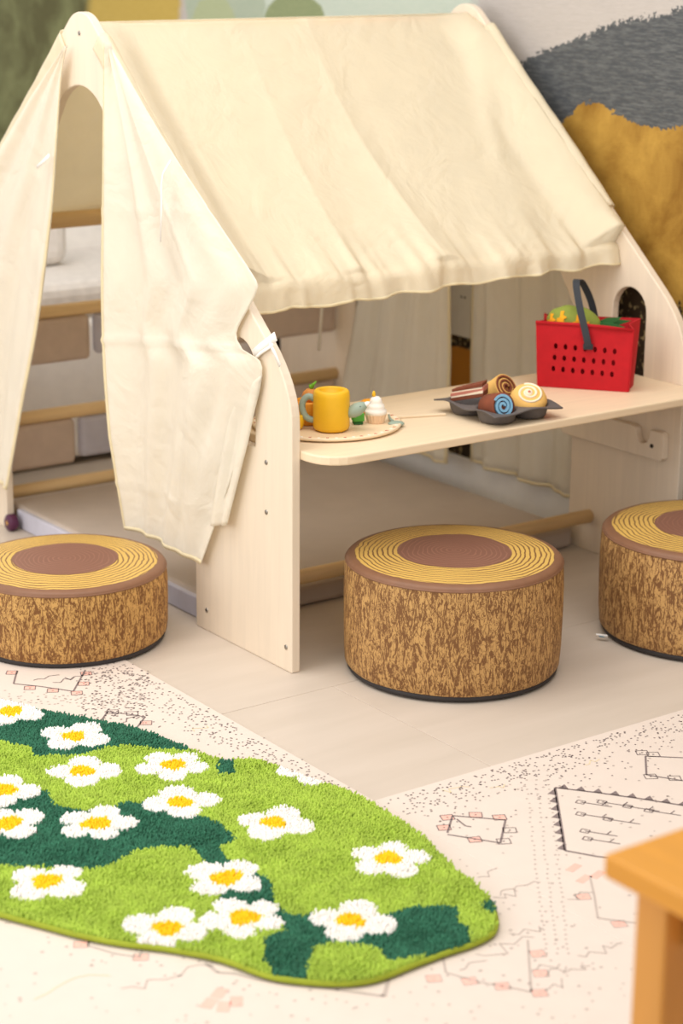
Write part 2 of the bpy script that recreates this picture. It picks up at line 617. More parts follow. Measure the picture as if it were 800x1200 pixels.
def panel_loops():
    a = half_outline()
    out = a + [(2 * D2 - y, z) for (y, z) in reversed(a[:-1])]
    # door opening (goes down to the floor)
    d = [(WL, 0), (WL, 0.56), (0.62, 0.93)]
    R = 0.125
    for k in range(0, 9):
        ang = PI * 0.80 - (PI * 0.80 - PI / 2) * k / 8
        d.append((D2 + 0.01 + R * math.cos(ang), 0.962 + R * math.sin(ang)))
    door = d + [(2 * D2 - y + (0.02 if z > 0.6 else 0), z) for (y, z) in reversed(d[:-1])]
    outer = out + list(reversed(door))
    # arched window in each front leg
    win = [(0.127, 0.435), (0.235, 0.435)]
    for k in range(0, 13):
        ang = PI * k / 12
        win.append((0.181 + 0.054 * math.cos(ang), 0.588 + 0.056 * math.sin(ang)))
    return [outer, win]


loops = panel_loops()
for xx in (0.0, L):
    o = outline_plate('end_panel', loops, lambda y, z: (xx - L / 2, y - D2, z), Vector((TH, 0, 0)), 'ply', ph, 0.0025)
    holes = [(0.088, 0.412), (0.088, 0.311), (0.313, 0.045), (0.792, 1.196), (0.02, 0.05)]
    sgn = -1 if xx == 0 else 1
    for hy, hz in holes:
        s = lathe('screw', [(0, 0.0015), (0.003, 0.002), (0.0048, 0.0012), (0.0052, 0)], 'steel', ph, 12)
        s.matrix_local = Matrix.Translation(((xx if sgn < 0 else xx + TH) - L / 2, hy - D2, hz)) @ Matrix.Rotation(PI / 2 * sgn, 4, 'Y')


def bar(name, y, z, r, xa=TH, xb=L, mat='dowel'):
    return tube(name, [(xa - L / 2, y - D2, z), (xb - L / 2, y - D2, z)], r, mat, ph, 16)


bar('ridge_bar', D2, 1.197, 0.015)
bar('eave_bar', 0.262, 0.717, 0.014)
bar('eave_bar', 2 * D2 - 0.262, 0.717, 0.014)
bar('base_rung', 0.283, 0.086, 0.016)
for z in (0.062, 0.245, 0.503, 0.728):
    bar('rung', 1.31, z, 0.0165)
# padded boards hanging below the back rungs
for (xa, xb, za, zb, m) in ((0.03, 0.285, 0.375, 0.487, 'taupe'), (0.30, 0.60, 0.385, 0.487, 'lavender'), (0.62, 1.035, 0.362, 0.487, 'taupe'),
                            (0.03, 0.235, 0.115, 0.229, 'taupe'), (0.25, 0.62, 0.125, 0.229, 'lavender'), (0.64, 1.035, 0.115, 0.229, 'taupe')):
    box('hanging_pad', (xa - L / 2, 1.296 - D2, za), (xb - L / 2, 1.324 - D2, zb), m, ph, 0.012, 3)
# support rails for the counter, each with a keyhole notch
for side in (0, 1):
    ya, yb, za, zb = 0.035, 0.375, 0.272, 0.338
    lp = [(ya + 0.008, za), (yb - 0.008, za), (yb, za + 0.008), (yb, zb), (ya + 0.105, zb), (ya + 0.088, zb - 0.002)]
    for k in range(0, 7):
        a = PI * 0.98 * k / 6
        lp.append((ya + 0.066 + 0.020 * math.cos(-a * 1.0), zb - 0.016 + 0.020 * math.sin(-a)))
    lp += [(ya + 0.044, zb), (ya + 0.008, zb), (ya, zb - 0.008), (ya, za + 0.008)]
    xa = L - 0.0005 if side else TH + 0.0005
    o = outline_plate('counter_rail', [lp], lambda y, z: (xa - L / 2, y - D2, z), Vector((-0.018 if side else 0.018, 0, 0)), 'ply', ph, 0.002)
    s = lathe('rail_bolt', [(0, 0.001), (0.005, 0.001), (0.005, 0)], 'dark_hole', ph, 12)
    s.matrix_local = Matrix.Translation(((L - 0.0192 if side else TH + 0.0192) - L / 2, 0.069 - D2, 0.303)) @ Matrix.Rotation(-PI / 2 if side else PI / 2, 4, 'Y')

# counter board
ZC, YC = 0.4506, -0.0875
xa, xb, ya, yb = TH + 0.0003, L - 0.0003, YC, 0.285
R = 0.068
lp = []
for (cx_, cy_, a0) in ((xa + R, ya + R, PI), (xb - R, ya + R, 1.5 * PI)):
    for k in range(7):
        a = a0 + PI / 2 * k / 6
        lp.append((cx_ + R * math.cos(a), cy_ + R * math.sin(a)))
lp += [(xb, yb), (xa, yb)]
ct = empty('counter_board', (L / 2, 0.1, ZC - 0.018))
tag(ct, 'pale plywood counter board with rounded corners spanning the playhouse front', 'counter')
outline_plate('board', [lp], lambda x, y: (x - L / 2, y - 0.1, 0), Vector((0, 0, 0.018)), 'ply_y', ct, 0.003)

# ------------------------------------------------------------------ roof canopy
RB = np.array([D2 - 0.004, 1.214])        # fabric line on the ridge bar
EB = np.array([0.243, 0.733])             # fabric line on the eave bar
pn = np.array([-math.sin(math.atan2(RB[1] - EB[1], RB[0] - EB[0])), math.cos(math.atan2(RB[1] - EB[1], RB[0] - EB[0]))])


def fold(x, c, w):
    d = (x - c) / w
    return math.exp(-d * d)


def crease(x, c, w):
    return max(0.0, 1 - abs(x - c) / w) ** 2


def hash1(k):
    return (math.sin(k * 127.1 + 3.3) * 43758.5453) % 1.0


def vnoise(x):
    i = math.floor(x)
    f_ = x - i
    f_ = f_ * f_ * (3 - 2 * f_)
    return hash1(i) * (1 - f_) + hash1(i + 1) * f_


def roof_pt(u, v):
    X = 0.0215 + u * (L - 0.023)
    vb = 0.86                                # share of the cloth lying on the slope
    if v <= vb:
        s = v / vb
        p = RB * (1 - s) + EB * s
        sag = -0.030 * math.sin(PI * s) * (4 * u * (1 - u)) ** 0.7
        ed = max(0.0, 1 - min(u, 1 - u) / 0.10)
        lift = (0.037 + 0.012 * s) * ed * ed * (3 - 2 * ed) * min(1, 0.2 + s * 6)
        ux = u + 0.03 * s
        w = 0.009 * crease(ux + 0.01 * math.sin(5 * s), 0.545, 0.06) * (0.25 + s) + 0.009 * crease(ux - 0.04 * (1 - s), 0.33, 0.07) * s + 0.008 * crease(ux, 0.12, 0.06) * s * s
        w += 0.006 * math.sin(ux * 23 + s * 2.4) * s ** 3 + 0.015 * (vnoise(ux * 46 + 0.6 * s) - 0.5) * max(0, (s - 0.78) / 0.22) ** 1.5 + 0.006 * (vnoise(ux * 16 + 3 * s) - 0.5) * s
        w += 0.007 * fold(u + 0.22 * s, 0.99, 0.025) * math.sin(PI * min(1, s * 1.4)) + 0.005 * fold(u - 0.10 * s + 0.02, 0.90, 0.02) * s
        q = p + pn * (sag + lift + w)
        if s > 0.9:
            q = q + np.array((0, 1)) * 0.004 * (s - 0.9) / 0.1
        return (X, q[0], q[1])
    s = (v - vb) / (1 - vb)
    ux = u + 0.03
    r0 = 0.015 * (vnoise(ux * 46 + 0.6) - 0.5) + 0.006 * (vnoise(ux * 16 + 3) - 0.5) + 0.006 * math.sin(ux * 23 + 2.4)
    pl = 0.016 * (vnoise(ux * 44 + 9) - 0.5) + 0.004 * math.sin(ux * 61)
    drop = 0.054 + 0.006 * math.sin(u * 5.2 + 0.6) - 0.008 * max(0, u - 0.9) / 0.1
    yb_ = EB[0] - 0.012 * math.sin(min(1, s * 2.2) * PI / 2) + r0 * pn[0] * (1 - s) + pl * s - 0.010 * s
    zb_ = EB[1] + 0.004 + r0 * pn[1] * (1 - s) - drop * (s ** 1.25) + 0.003 * math.sin(ux * 47) * s
    return (X, yb_, zb_)


cp = empty('roof_canopy', (L / 2, D2, 1.21))
CP0 = np.array([L / 2, D2, 1.21])
tag(cp, 'cream cotton roof canopy stretched over the sloping front of the playhouse', 'canopy')
cloth('front_cloth', lambda u, v: tuple(np.array(roof_pt(u, v)) - CP0), 240, 100, 'cream', cp)


def back_pt(u, v):
    X = 0.022 + u * (L - 0.044)
    p = np.array([2 * D2 - RB[0], RB[1]]) * (1 - v) + np.array([2 * D2 - EB[0] + 0.0, EB[1]]) * v
    sag = -0.03 * math.sin(PI * v) * 4 * u * (1 - u) + 0.005 * math.sin(u * 26) * v
    return (X, p[0], p[1] + sag + (0.004 if v < 1 else 0))


cloth('back_cloth', lambda u, v: tuple(np.array(back_pt(u, v)) - CP0), 60, 30, 'cream', cp)
# hem of the valance
cloth('hem', lambda u, v: tuple(np.array(roof_pt(u, 0.990 + 0.010 * v)) - CP0 + np.array((0, -0.0016, -0.0008 * v))), 150, 2, 'hem', cp, 0.001)


# sleeves that grip the sloping edges of the end panels
def sleeve(xs, kmax, name, back=False):
    sx, sz = math.cos(SL), math.sin(SL)
    x_in, x_out = xs
    sg = 1 if x_out > x_in else -1
    prof = [(x_in - sg * 0.006, -0.006), (x_in - sg * 0.005, -0.003), (x_in - sg * 0.003, 0.002), (x_in + sg * 0.003, 0.006), (x_in + sg * TH / 2, 0.008),
            (x_out - sg * 0.002, 0.006), (x_out + sg * 0.003, 0.0), (x_out + sg * 0.004, -0.02), (x_out + sg * 0.004, -0.034)]

    def fn(u, v):
        q = u * (len(prof) - 1)
        i = min(int(q), len(prof) - 2)
        k = q - i
        X = prof[i][0] * (1 - k) + prof[i + 1][0] * k
        off = prof[i][1] * (1 - k) + prof[i + 1][1] * k
        dist = 0.045 + v * kmax
        wr = 0.0012 * math.sin(v * 9 + u * 3) + 0.0006 * math.sin(v * 37)
        base = np.array([D2 - 0.75 * math.sin(SL) * 0.1, H - 0.075 + 0.075 * math.cos(SL)])
        p = base - np.array((sx, sz)) * dist * 1.0 + np.array((-sz, sx)) * (off + wr)
        Y = p[0]
        if back:
            Y = 2 * D2 - Y
        return tuple(np.array((X, Y, p[1])) - CP0)
    return cloth(name, fn, 24, 60, 'cream', cp)


sleeve((L, L + TH), 0.58, 'edge_sleeve')
sleeve((TH, 0.0), 0.58, 'edge_sleeve')
sleeve((L, L + TH), 0.58, 'edge_sleeve', True)
sleeve((TH, 0.0), 0.58, 'edge_sleeve', True)
# hanging tie
tube('tie_cord', [tuple(np.array(p) - CP0) for p in ((0.98, 1.24, 0.74), (0.96, 1.24, 0.60), (0.95, 1.245, 0.43), (0.945, 1.25, 0.33))], 0.004, 'cream_thin', cp, 8)


# ------------------------------------------------------------------ door curtains
def drape(name, edge_a, edge_b, x_of, nu, nv, label, root, mat='cream_thin'):
    e = empty(name, root)
    r0 = np.array(root)

    def fn(u, v):
        a = poly_at(edge_a, v)
        b = poly_at(edge_b, v)
        p = a * (1 - u) + b * u
        return tuple(np.array((x_of(u, v), p[0], p[1])) - r0)
    cloth('curtain_cloth', fn, nu, nv, mat, e)

    def hem(u, v):
        q = np.array(fn(u, 0.992 + v * 0.008))
        return tuple(q + np.array((-0.0014, 0, 0)))
    cloth('hem', hem, nu, 1, 'hem', e, 0.0008)

    def side(u, v):
        q = np.array(fn(0.0 + u * 0.018, v))
        return tuple(q + np.array((-0.0014, 0, 0)))
    cloth('side_hem', side, 1, nv, 'hem', e, 0.0008)
    tag(e, label, 'curtain')
    return e


def yz(u, v, x=-0.04):
    p = ray_hit(u, v, 0, x)
    return (p[1], p[2])


front_a = smooth_poly([yz(*p, -0.034) for p in ((121, 50), (121, 120), (122, 250), (123, 330), (128, 430), (138, 530), (147, 620))], 42)
front_b = smooth_poly([yz(*p, -0.014 - 0.020 * p[1] / 650) for p in ((127, 52), (180, 150), (240, 247), (288, 322), (294, 338), (283, 362), (271, 384), (269, 398), (279, 412), (296, 424), (298, 440), (290, 478), (262, 565), (228, 663))], 65)


def xf(u, v):
    amp = 0.004 + 0.026 * v
    w = amp * (0.55 * math.sin(2 * PI * (1.6 * u + 0.15 + 0.10 * v)) + 0.35 * math.sin(2 * PI * (3.7 * u + 0.3 * v)) * min(1, v * 2))
    w += 0.02 * v * v * fold(u, 0.95, 0.08)
    w += 0.004 * math.sin(26 * v + 5 * u) * fold(u, 0.8, 0.25) * fold(v, 0.72, 0.12)
    cr = 0.0035 * (crease(v, 0.335, 0.012) + crease(v, 0.60, 0.010) + 0.8 * crease(v, 0.90, 0.012)) + 0.004 * crease(u, 0.62, 0.025) * min(1, v * 3)
    cr += 0.016 * fold(u, 0.0, 0.07) + 0.010 * fold(u + 0.1 * v, 0.36, 0.05)
    cr += 0.018 * fold(u - 0.35 * (v - 0.75), 0.66, 0.06) * fold(v, 0.76, 0.14) - 0.006 * fold(u + 0.3 * (v - 0.7), 0.75, 0.05) * fold(v, 0.72, 0.08)
    return -0.014 - 0.006 * v - (w * 0.75 + cr) * (1 - 0.55 * max(0, (v - 0.8) / 0.2))


fd = drape('door_curtain', front_a, front_b, xf, 60, 100, 'cream door curtain swept against the plywood leg beside the counter', (-0.05, 0.42, 0.06))
# tail of the curtain folded back behind itself
r0 = np.array((-0.05, 0.42, 0.06))
tl = [yz(297, 440, -0.03), yz(283, 520, -0.03), yz(262, 616, -0.03)]
tr_ = [yz(262, 480, -0.03), yz(252, 540, -0.03), yz(244, 617, -0.03)]


def tail(u, v):
    a, b = poly_at(tl, v), poly_at(tr_, v)
    p = a * (1 - u) + b * u
    return tuple(np.array((-0.010 - 0.012 * v - 0.005 * math.sin(9 * u), p[0], p[1])) - r0)


cloth('folded_tail', tail, 12, 30, 'cream_thin', fd)


def ribbon(name, pts, w, mat, parent, off, axis=(1, 0, 0), thick=0.0012):
    """flat strip along pts, its width perpendicular to axis"""
    P = [Vector(p) for p in pts]
    v, f = [], []
    ax = Vector(axis)
    for i, p in enumerate(P):
        d = (P[min(i + 1, len(P) - 1)] - P[max(i - 1, 0)]).normalized()
        n = d.cross(ax).normalized() * w / 2
        v += [p - n - Vector(off), p + n - Vector(off)]
    for i in range(len(P) - 1):
        f.append((2 * i, 2 * i + 1, 2 * i + 3, 2 * i + 2))
    o = pyd(name, v, f, mat, parent, True)
    m = o.modifiers.new('thickness', 'SOLIDIFY')
    m.thickness = thick
    m.offset = 0
    return o


def at(u, v, x):
    return tuple(ray_hit(u, v, 0, x))


ribbon('tie_tape', [at(297, 415, -0.006), at(305, 408, -0.004), at(318, 398, -0.004), at(323, 394, -0.003)], 0.018, 'white_tape', fd, r0)
ribbon('tie_tape', [at(316, 402, -0.0055), at(322, 415, -0.0055), at(328, 429, -0.007)], 0.009, 'white_tape', fd, r0)
ribbon('tie_tape', [at(299, 420, -0.0075), at(305, 414, -0.0065), at(320, 404, -0.0055)], 0.006, 'white_tape', fd, r0)

back_a = smooth_poly([yz(*p) for p in ((67, 54), (63, 100), (61, 160), (58, 250), (47, 380), (34, 470), (20, 572))], 42)
back_b = smooth_poly([yz(*p) for p in ((66, 55), (30, 112), (0, 166), (-40, 236), (-62, 330), (-64, 430), (-60, 540))], 42)


def xb_(u, v):
    amp = 0.004 + 0.022 * v
    return -0.018 - 0.03 * v - amp * (0.6 * math.sin(2 * PI * (2.2 * u + 0.1)) + 0.3 * math.sin(2 * PI * (4.6 * u + 0.2 * v)))


bd = drape('door_curtain', back_a, back_b, xb_, 50, 70, 'long narrow cream door curtain hanging beside the rungs from the roof peak', (-0.05, 1.3, 0.12))
ribbon('tie_tape', [at(58, 182, -0.05), at(50, 190, -0.052), at(43, 196, -0.052)], 0.008, 'white_tape', bd, (-0.05, 1.3, 0.12))
ribbon('tie_tape', [at(200, 188, -0.045), at(191, 203, -0.05), at(189, 216, -0.052), at(189, 245, -0.053), at(188, 284, -0.055)], 0.005, 'white_tape', fd, r0)

# curtains of the far doorway
XC = L + TH + 0.018


def xr(ph_, n):
    return lambda u, v: XC + (0.004 + 0.008 * v) * math.sin(2 * PI * (n * u + ph_)) + 0.004 * math.sin(2 * PI * (2.3 * n * u + 0.3 + ph_))


drape('door_curtain', [(0.752, 1.08), (0.79, 0.55), (0.79, 0.36), (0.78, 0.105)], [(0.70, 1.12), (0.36, 0.80), (0.31, 0.5), (0.315, 0.10)], xr(0.1, 3.3), 60, 40,
      'cream curtain behind the pan of toy pastries in the far doorway', (XC, 0.5, 0.1))
XI = L - 0.024
drape('door_curtain', [(0.83, 1.06), (0.795, 0.60), (0.785, 0.38), (0.79, 0.105)], [(0.87, 1.06), (1.08, 0.80), (1.195, 0.45), (1.27, 0.19), (1.275, 0.105)],
      lambda u, v: XI + (0.004 + 0.006 * v) * math.sin(2 * PI * (3.7 * u + 0.5)) + 0.003 * math.sin(2 * PI * (8.1 * u + 0.2)), 60, 40,
      'cream curtain behind the toy cupcake in the far doorway', (XI, 1.05, 0.1))

# ------------------------------------------------------------------ folding floor mat inside
fm = empty('floor_mat', (L / 2, 0.77, 0))
tag(fm, 'grey padded floor mat lying inside the playhouse', 'mat')
box('pad', (0.034 - L / 2, 0.322 - 0.77, 0.0015), (L - 0.012 - L / 2, 1.285 - 0.77, 0.052), 'mat_grey', fm, 0.012, 3)
box('side_band', (0.0235 - L / 2, 0.36 - 0.77, 0.001), (0.0375 - L / 2, 1.215 - 0.77, 0.047), 'lavender', fm, 0.003, 2)

# plum wheel toy near the back leg
wt = empty('toy_wheel', (0.03, 1.335, 0.0))
wt.location = (0.0, 1.20, 0.0)
r_ = Matrix.Translation((0, 0, 0.021)) @ Matrix.Rotation(-PI / 2, 4, 'Y')
lathe('disc', [(0, -0.012), (0.016, -0.012), (0.0205, -0.008), (0.0205, 0.008), (0.016, 0.012), (0.0, 0.012)], 'purple', wt, 24).matrix_local = r_
for k in range(2):
    o = box('cross_mark', (-0.006, -0.0014, 0.0121), (0.006, 0.0014, 0.0128), 'butter', wt)
    o.matrix_local = r_ @ Matrix.Rotation(k * PI / 2, 4, 'Z')
tag(wt, 'small plum toy wheel with a yellow cross beside the back leg', 'toy')

# ------------------------------------------------------------------ sofa behind the house
so = empty('sofa', (0.55, 2.06, 0))
tag(so, 'off-white upholstered sofa with wooden posts behind the playhouse rungs', 'sofa')
box('seat_base', (-0.5, -0.40, 0.02), (0.5, 0.36, 0.40), 'sofa', so, 0.02, 3)
box('backrest', (-0.5, 0.14, 0.38), (0.5, 0.36, 0.70), 'sofa', so, 0.05, 3)
box('seat_cushion', (-0.47, -0.40, 0.395), (0.47, 0.15, 0.50), 'cushion_grey', so, 0.035, 3)
for sx in (-0.475, 0.44):
    box('post', (sx, -0.455, 0.0), (sx + 0.035, -0.42, 0.66), 'honey_z', so, 0.004, 1)
    box('arm', (sx - 0.01, -0.46, 0.66), (sx + 0.045, 0.30, 0.69), 'honey', so, 0.006, 1)
pw = empty('throw_pillow', (0.40, 1.96, 0.5))
o = box('pillow_body', (-0.17, -0.05, 0.0), (0.17, 0.06, 0.22), 'cushion_grey', pw, 0.045, 4)
tag(pw, 'small grey throw pillow on the sofa behind the rungs', 'pillow')

# ================================================================== LOG STOOLS
def stool(name, x, y, r, h, label, bark, rz=0.0, tagged=False):
    e = empty(name, (x, y, 0.0035), rz)
    tag(e, label, 'stool', 'log-print stools')
    h = h - 0.0035
    zt = h - 0.006
    side = [(r * 0.965, 0.010), (r * 0.985, 0.016), (r * 0.995, h * 0.2), (r, h * 0.5), (r * 1.0, h * 0.75), (r * 0.994, h - 0.024), (r * 0.988, h - 0.0115)]
    wob = lambda a, z: 0.003 * math.sin(3 * a + 1 + z * 7) + 0.002 * math.sin(7 * a + z * 20)
    lathe('bark_side', side, bark, e, 96, wob=wob)
    rim = [(r * 0.9885, h - 0.0117), (r * 0.985, h - 0.0080), (r * 0.970, h - 0.0045), (r * 0.945, h - 0.002), (r * 0.905, h - 0.001)]
    lathe('top_rim', rim, 'brown_vinyl', e, 96)
    lathe('ring_top', [(r * 0.9055, h - 0.001), (r * 0.8, h + 0.001), (r * 0.65, h + 0.003), (r * 0.515, h + 0.004)], 'rings', e, 96)
    wobc = lambda a, z: 0.012 * math.sin(3 * a + .6) + 0.008 * math.sin(5 * a)
    lathe('heartwood_disc', [(r * 0.52, h + 0.0042), (r * 0.3, h + 0.005), (0.0, h + 0.0052)], 'core', e, 96, wob=wobc)
    tube('piping', [(r * 0.988 * math.cos(a), r * 0.987 * math.sin(a), h - 0.0118) for a in np.linspace(0, 2 * PI, 97)], 0.0018, 'brown_vinyl', e, 6)
    lathe('base', [(0, 0), (r * 0.955, 0), (r * 0.968, 0.004), (r * 0.966, 0.011), (0, 0.011)], 'black_base', e, 96)
    return e


stool('log_stool', 0.289, -0.143, 0.2165, 0.236, 'tall log-print stool standing by the playhouse leg in front of the counter', 'bark', 0.3)
stool('log_stool', -0.256, 0.446, 0.208, 0.165, 'low flat log-print stool below the door curtains', 'bark2', 1.9)
sr = stool('log_stool', 0.862, -0.278, 0.225, 0.227, 'log-print stool with a small white tag below the red basket', 'bark', 2.6)
# sewn tag
tg = box('sewn_tag', (-0.0015, -0.012, 0.0), (0.0015, 0.012, 0.012), 'white_plastic', sr, 0.0004, 1)
a_ = math.atan2(0.12, -0.2)
tv = Matrix.Rotation(-2.6, 4, 'Z') @ Matrix.Translation((-0.222, 0.075, 0.004)) @ Matrix.Rotation(0.62, 4, 'Z') @ Matrix.Rotation(-0.9, 4, 'Y')
tg.matrix_local = tv
bt = box('tag_print', (-0.0022, -0.005, 0.003), (-0.0014, 0.006, 0.009), 'blue_felt', tg)

# ================================================================== PLAY MATS
def mat_thing(x_a, x_b, y_a, y_b, label, z):
    e = empty('play_mat', ((x_a + x_b) / 2, (y_a + y_b) / 2, 0))
    tag(e, label, 'play mat')
    w, d = (x_b - x_a) / 2, (y_b - y_a) / 2
    box('foam_sheet', (-w, -d, 0.0003), (w, d, z), 'mat_base', e, 0.0008, 1)
    return e


ZM = 0.003
mat_l = mat_thing(-1.75, -0.232, -2.6, 0.86, 'cream printed play mat under the low stool and the green rug', ZM)
mat_r = mat_thing(-0.2317, 1.05, -2.6, -0.583, 'cream printed play mat with a zigzag-bordered motif by the honey wood table', ZM)


class Print:
    """flat printing: thin strokes and dots just above a mat"""
    def __init__(s, parent):
        s.p = parent
        s.v, s.f = {}, {}

    def quad(s, ink, pts):
        v = s.v.setdefault(ink, [])
        f = s.f.setdefault(ink, [])
        k = len(v)
        v += [(p[0], p[1], ZM + {'ink_pink': 0.0002, 'ink_tan': 0.0003, 'ink_soft': 0.0004}.get(ink, 0.0005)) for p in pts]
        f.append(tuple(range(k, k + len(pts))))

    def line(s, ink, a, b, w=0.003):
        a, b = np.array(a, float), np.array(b, float)
        d = b - a
        n = np.array((-d[1], d[0])) / max(1e-9, np.linalg.norm(d)) * w / 2
        s.quad(ink, [a - n, b - n, b + n, a + n])

    def path(s, ink, pts, w=0.003):
        for a, b in zip(pts[:-1], pts[1:]):
            s.line(ink, a, b, w)

    def dot(s, ink, p, r):
        j = random.random()
        s.quad(ink, [(p[0] + r * (1 + .3 * random.random()) * math.cos(a + j), p[1] + r * math.sin(a + j)) for a in np.linspace(0, 2 * PI, 6)[:-1]])

    def rect(s, ink, c, w, h, rot=0.0):
        ca, sa = math.cos(rot), math.sin(rot)
        s.quad(ink, [(c[0] + x * ca - y * sa, c[1] + x * sa + y * ca) for x, y in ((-w / 2, -h / 2), (w / 2, -h / 2), (w / 2, h / 2), (-w / 2, h / 2))])

    def frame(s, ink, c, w, h, lw, rot=0.0):
        ca, sa = math.cos(rot), math.sin(rot)
        q = [(c[0] + x * ca - y * sa, c[1] + x * sa + y * ca) for x, y in ((-w / 2, -h / 2), (w / 2, -h / 2), (w / 2, h / 2), (-w / 2, h / 2))]
        s.path(ink, q + [q[0]], lw)

    def build(s, name):
        o0 = s.p.location
        for ink in s.v:
            o = pyd(name, [(x - o0[0], y - o0[1], z) for x, y, z in s.v[ink]], s.f[ink], ink, s.p)
            o['kind'] = 'stuff'


def house_motif(P, quad_px, squares, ink='ink'):
    q = [floor_pt(*p) for p in quad_px]
    P.path(ink, q, 0.0035)
    for (px, pink) in squares:
        c = floor_pt(*px)
        if pink:
            ro = -0.5 + random.uniform(-.12, .12)
            P.rect('ink_pink', c, 0.021, 0.019, ro)
        ro = -0.5 + random.uniform(-.12, .12)
        P.frame(ink, c, 0.021, 0.019, 0.0018, ro)
        P.dot(ink, c, 0.002)


def scribble(P, px, n, step, ink='ink', amp=0.010):
    x, y = floor_pt(*px)
    pts = []
    for k in range(n):
        pts.append((x + k * step * 0.6 + random.uniform(-amp, amp) * .5, y + random.uniform(-amp, amp)))
    P.path(ink, pts, 0.0022)


PL, PR = Print(mat_l), Print(mat_r)
# speckled borders along both inner edges
for k in range(850):
    y = random.uniform(-0.62, 0.80)
    x = -0.232 - 0.012 - abs(random.gauss(0, 0.055))
    PL.dot('ink', (round(x / 0.014) * 0.014 + random.uniform(-.0065, .0065), y), 0.0019)
for k in range(850):
    x = random.uniform(-0.22, 1.04)
    y = -0.583 - 0.012 - abs(random.gauss(0, 0.06))
    PR.dot('ink', (x, round(y / 0.014) * 0.014 + random.uniform(-.0065, .0065)), 0.0019)
for k in range(130):
    PL.dot('ink_soft', floor_pt(random.uniform(0, 170), random.gauss(822, 5)), 0.0024)
for k in range(260):
    PL.dot('ink', floor_pt(random.uniform(95, 175), random.uniform(785, 845)), 0.0022)
for col_x in (614, 627, 640):
    for k in range(40):
        v = 905 + k * 5.5
        PR.dot('ink_soft', floor_pt(col_x + (v - 905) * 0.12 + random.uniform(-1.5, 1.5), v), 0.0022)
for k in range(900):
    PR.dot('ink_soft', (random.uniform(-0.2, 1.0), random.uniform(-1.9, -0.66)), random.uniform(0.0016, 0.003))
for k in range(900):
    PL.dot('ink_soft', (random.uniform(-1.2, -0.25), random.uniform(-1.9, -0.5)), random.uniform(0.0016, 0.003))
# motifs of the left mat
house_motif(PL, [(20, 788), (16, 803), (46, 806), (86, 812), (100, 787)], [((14, 790), 1), ((35, 808), 1), ((62, 811), 1), ((90, 814), 1), ((101, 791), 1), ((98, 803), 1)])
scribble(PL, (38, 800), 6, 0.02)
scribble(PL, (62, 802), 5, 0.02)
scribble(PL, (76, 798), 5, 0.02)
house_motif(PL, [(118, 847), (126, 836), (152, 839), (170, 842), (160, 855)], [((132, 836), 0), ((155, 838), 0), ((171, 849), 1)])
scribble(PL, (140, 848), 5, 0.02)
house_motif(PL, [(112, 1094), (102, 1110), (135, 1120), (163, 1124), (170, 1108)], [((95, 1109), 1), ((165, 1124), 1)], 'ink_soft')
for c in ((257, 1166), (262, 1182), (277, 1176), (245, 1178)):
    PL.rect('ink_pink', floor_pt(*c), 0.028, 0.018, random.random())
PL.path('ink_soft', [floor_pt(*p) for p in ((240, 1130), (255, 1142), (275, 1143), (300, 1150), (330, 1155), (380, 1160), (450, 1170), (455, 1150))], 0.006)
scribble(PL, (140, 1165), 9, 0.03, 'ink_soft', 0.014)
scribble(PL, (40, 1170), 7, 0.03, 'ink_tan', 0.014)
scribble(PL, (225, 858), 6, 0.012, 'ink_tan', 0.010)
# motifs of the right mat
house_motif(PR, [(524, 978), (530, 958), (592, 963), (586, 990), (524, 980)], [((524, 960), 1), ((520, 972), 1), ((557, 957), 1), ((585, 960), 1), ((597, 975), 0), ((590, 988), 0), ((556, 986), 1)], 'ink')
PR.path('ink', [floor_pt(*p) for p in ((535, 962), (545, 970), (552, 971))], 0.003)
house_motif(PR, [(800, 890), (756, 888), (757, 910), (800, 917)], [((752, 884), 0), ((765, 886), 0), ((762, 912), 0), ((790, 914), 0)])
z0 = [(650, 925), (662, 999), (700, 1006), (760, 1012)]
z1 = [(650, 925), (700, 931), (750, 938), (800, 946), (850, 953)]
PR.path('ink', [floor_pt(*p) for p in z0], 0.0045)
PR.path('ink', [floor_pt(*p) for p in z1], 0.0045)
for k in range(8):
    t = (k + 0.1) / 8
    a, b = poly_at(z0[:2], t), poly_at(z0[:2], min(1, t + 0.11))
    m = (a + b) / 2 + np.array((-9, 2))
    PR.quad('ink', [floor_pt(*a), floor_pt(*m), floor_pt(*b)])
for k in range(9):
    t = (k + 0.2) / 10
    a, b = poly_at(z1, t), poly_at(z1, t + 0.06)
    m = (a + b) / 2 + np.array((1, -5))
    PR.quad('ink', [floor_pt(*a), floor_pt(*b), floor_pt(*m)])
for (x, y) in ((680, 942), (705, 942), (735, 947), (680, 956), (712, 962), (685, 976), (760, 952), (688, 985)):
    c = floor_pt(x, y)
    PR.frame('ink', c, 0.012, 0.014, 0.002, 0.5)
    PR.path('ink', [c, (c[0] + 0.03, c[1] - 0.045)], 0.0025)
    PR.path('ink', [(c[0] + 0.02, c[1] - 0.03), (c[0] + 0.035, c[1] - 0.025)], 0.002)
house_motif(PR, [(691, 1030), (696, 1052), (700, 1078), (745, 1084)], [((683, 1053), 1), ((725, 1085), 1)], 'ink_soft')
for c in ((672, 1019), (700, 1027), (684, 1032)):
    PR.rect('ink_pink', floor_pt(*c), 0.03, 0.014, 0.3)
house_motif(PR, [(517, 1114), (522, 1142), (560, 1153), (600, 1160), (622, 1165), (618, 1104)], [((508, 1149), 1), ((550, 1152), 1), ((588, 1158), 1), ((630, 1120), 1), ((633, 1143), 1), ((632, 1166), 1)], 'ink_soft')
scribble(PR, (560, 1125), 7, 0.03, 'ink_soft', 0.016)
scribble(PR, (520, 930), 6, 0.016, 'ink_tan', 0.010)
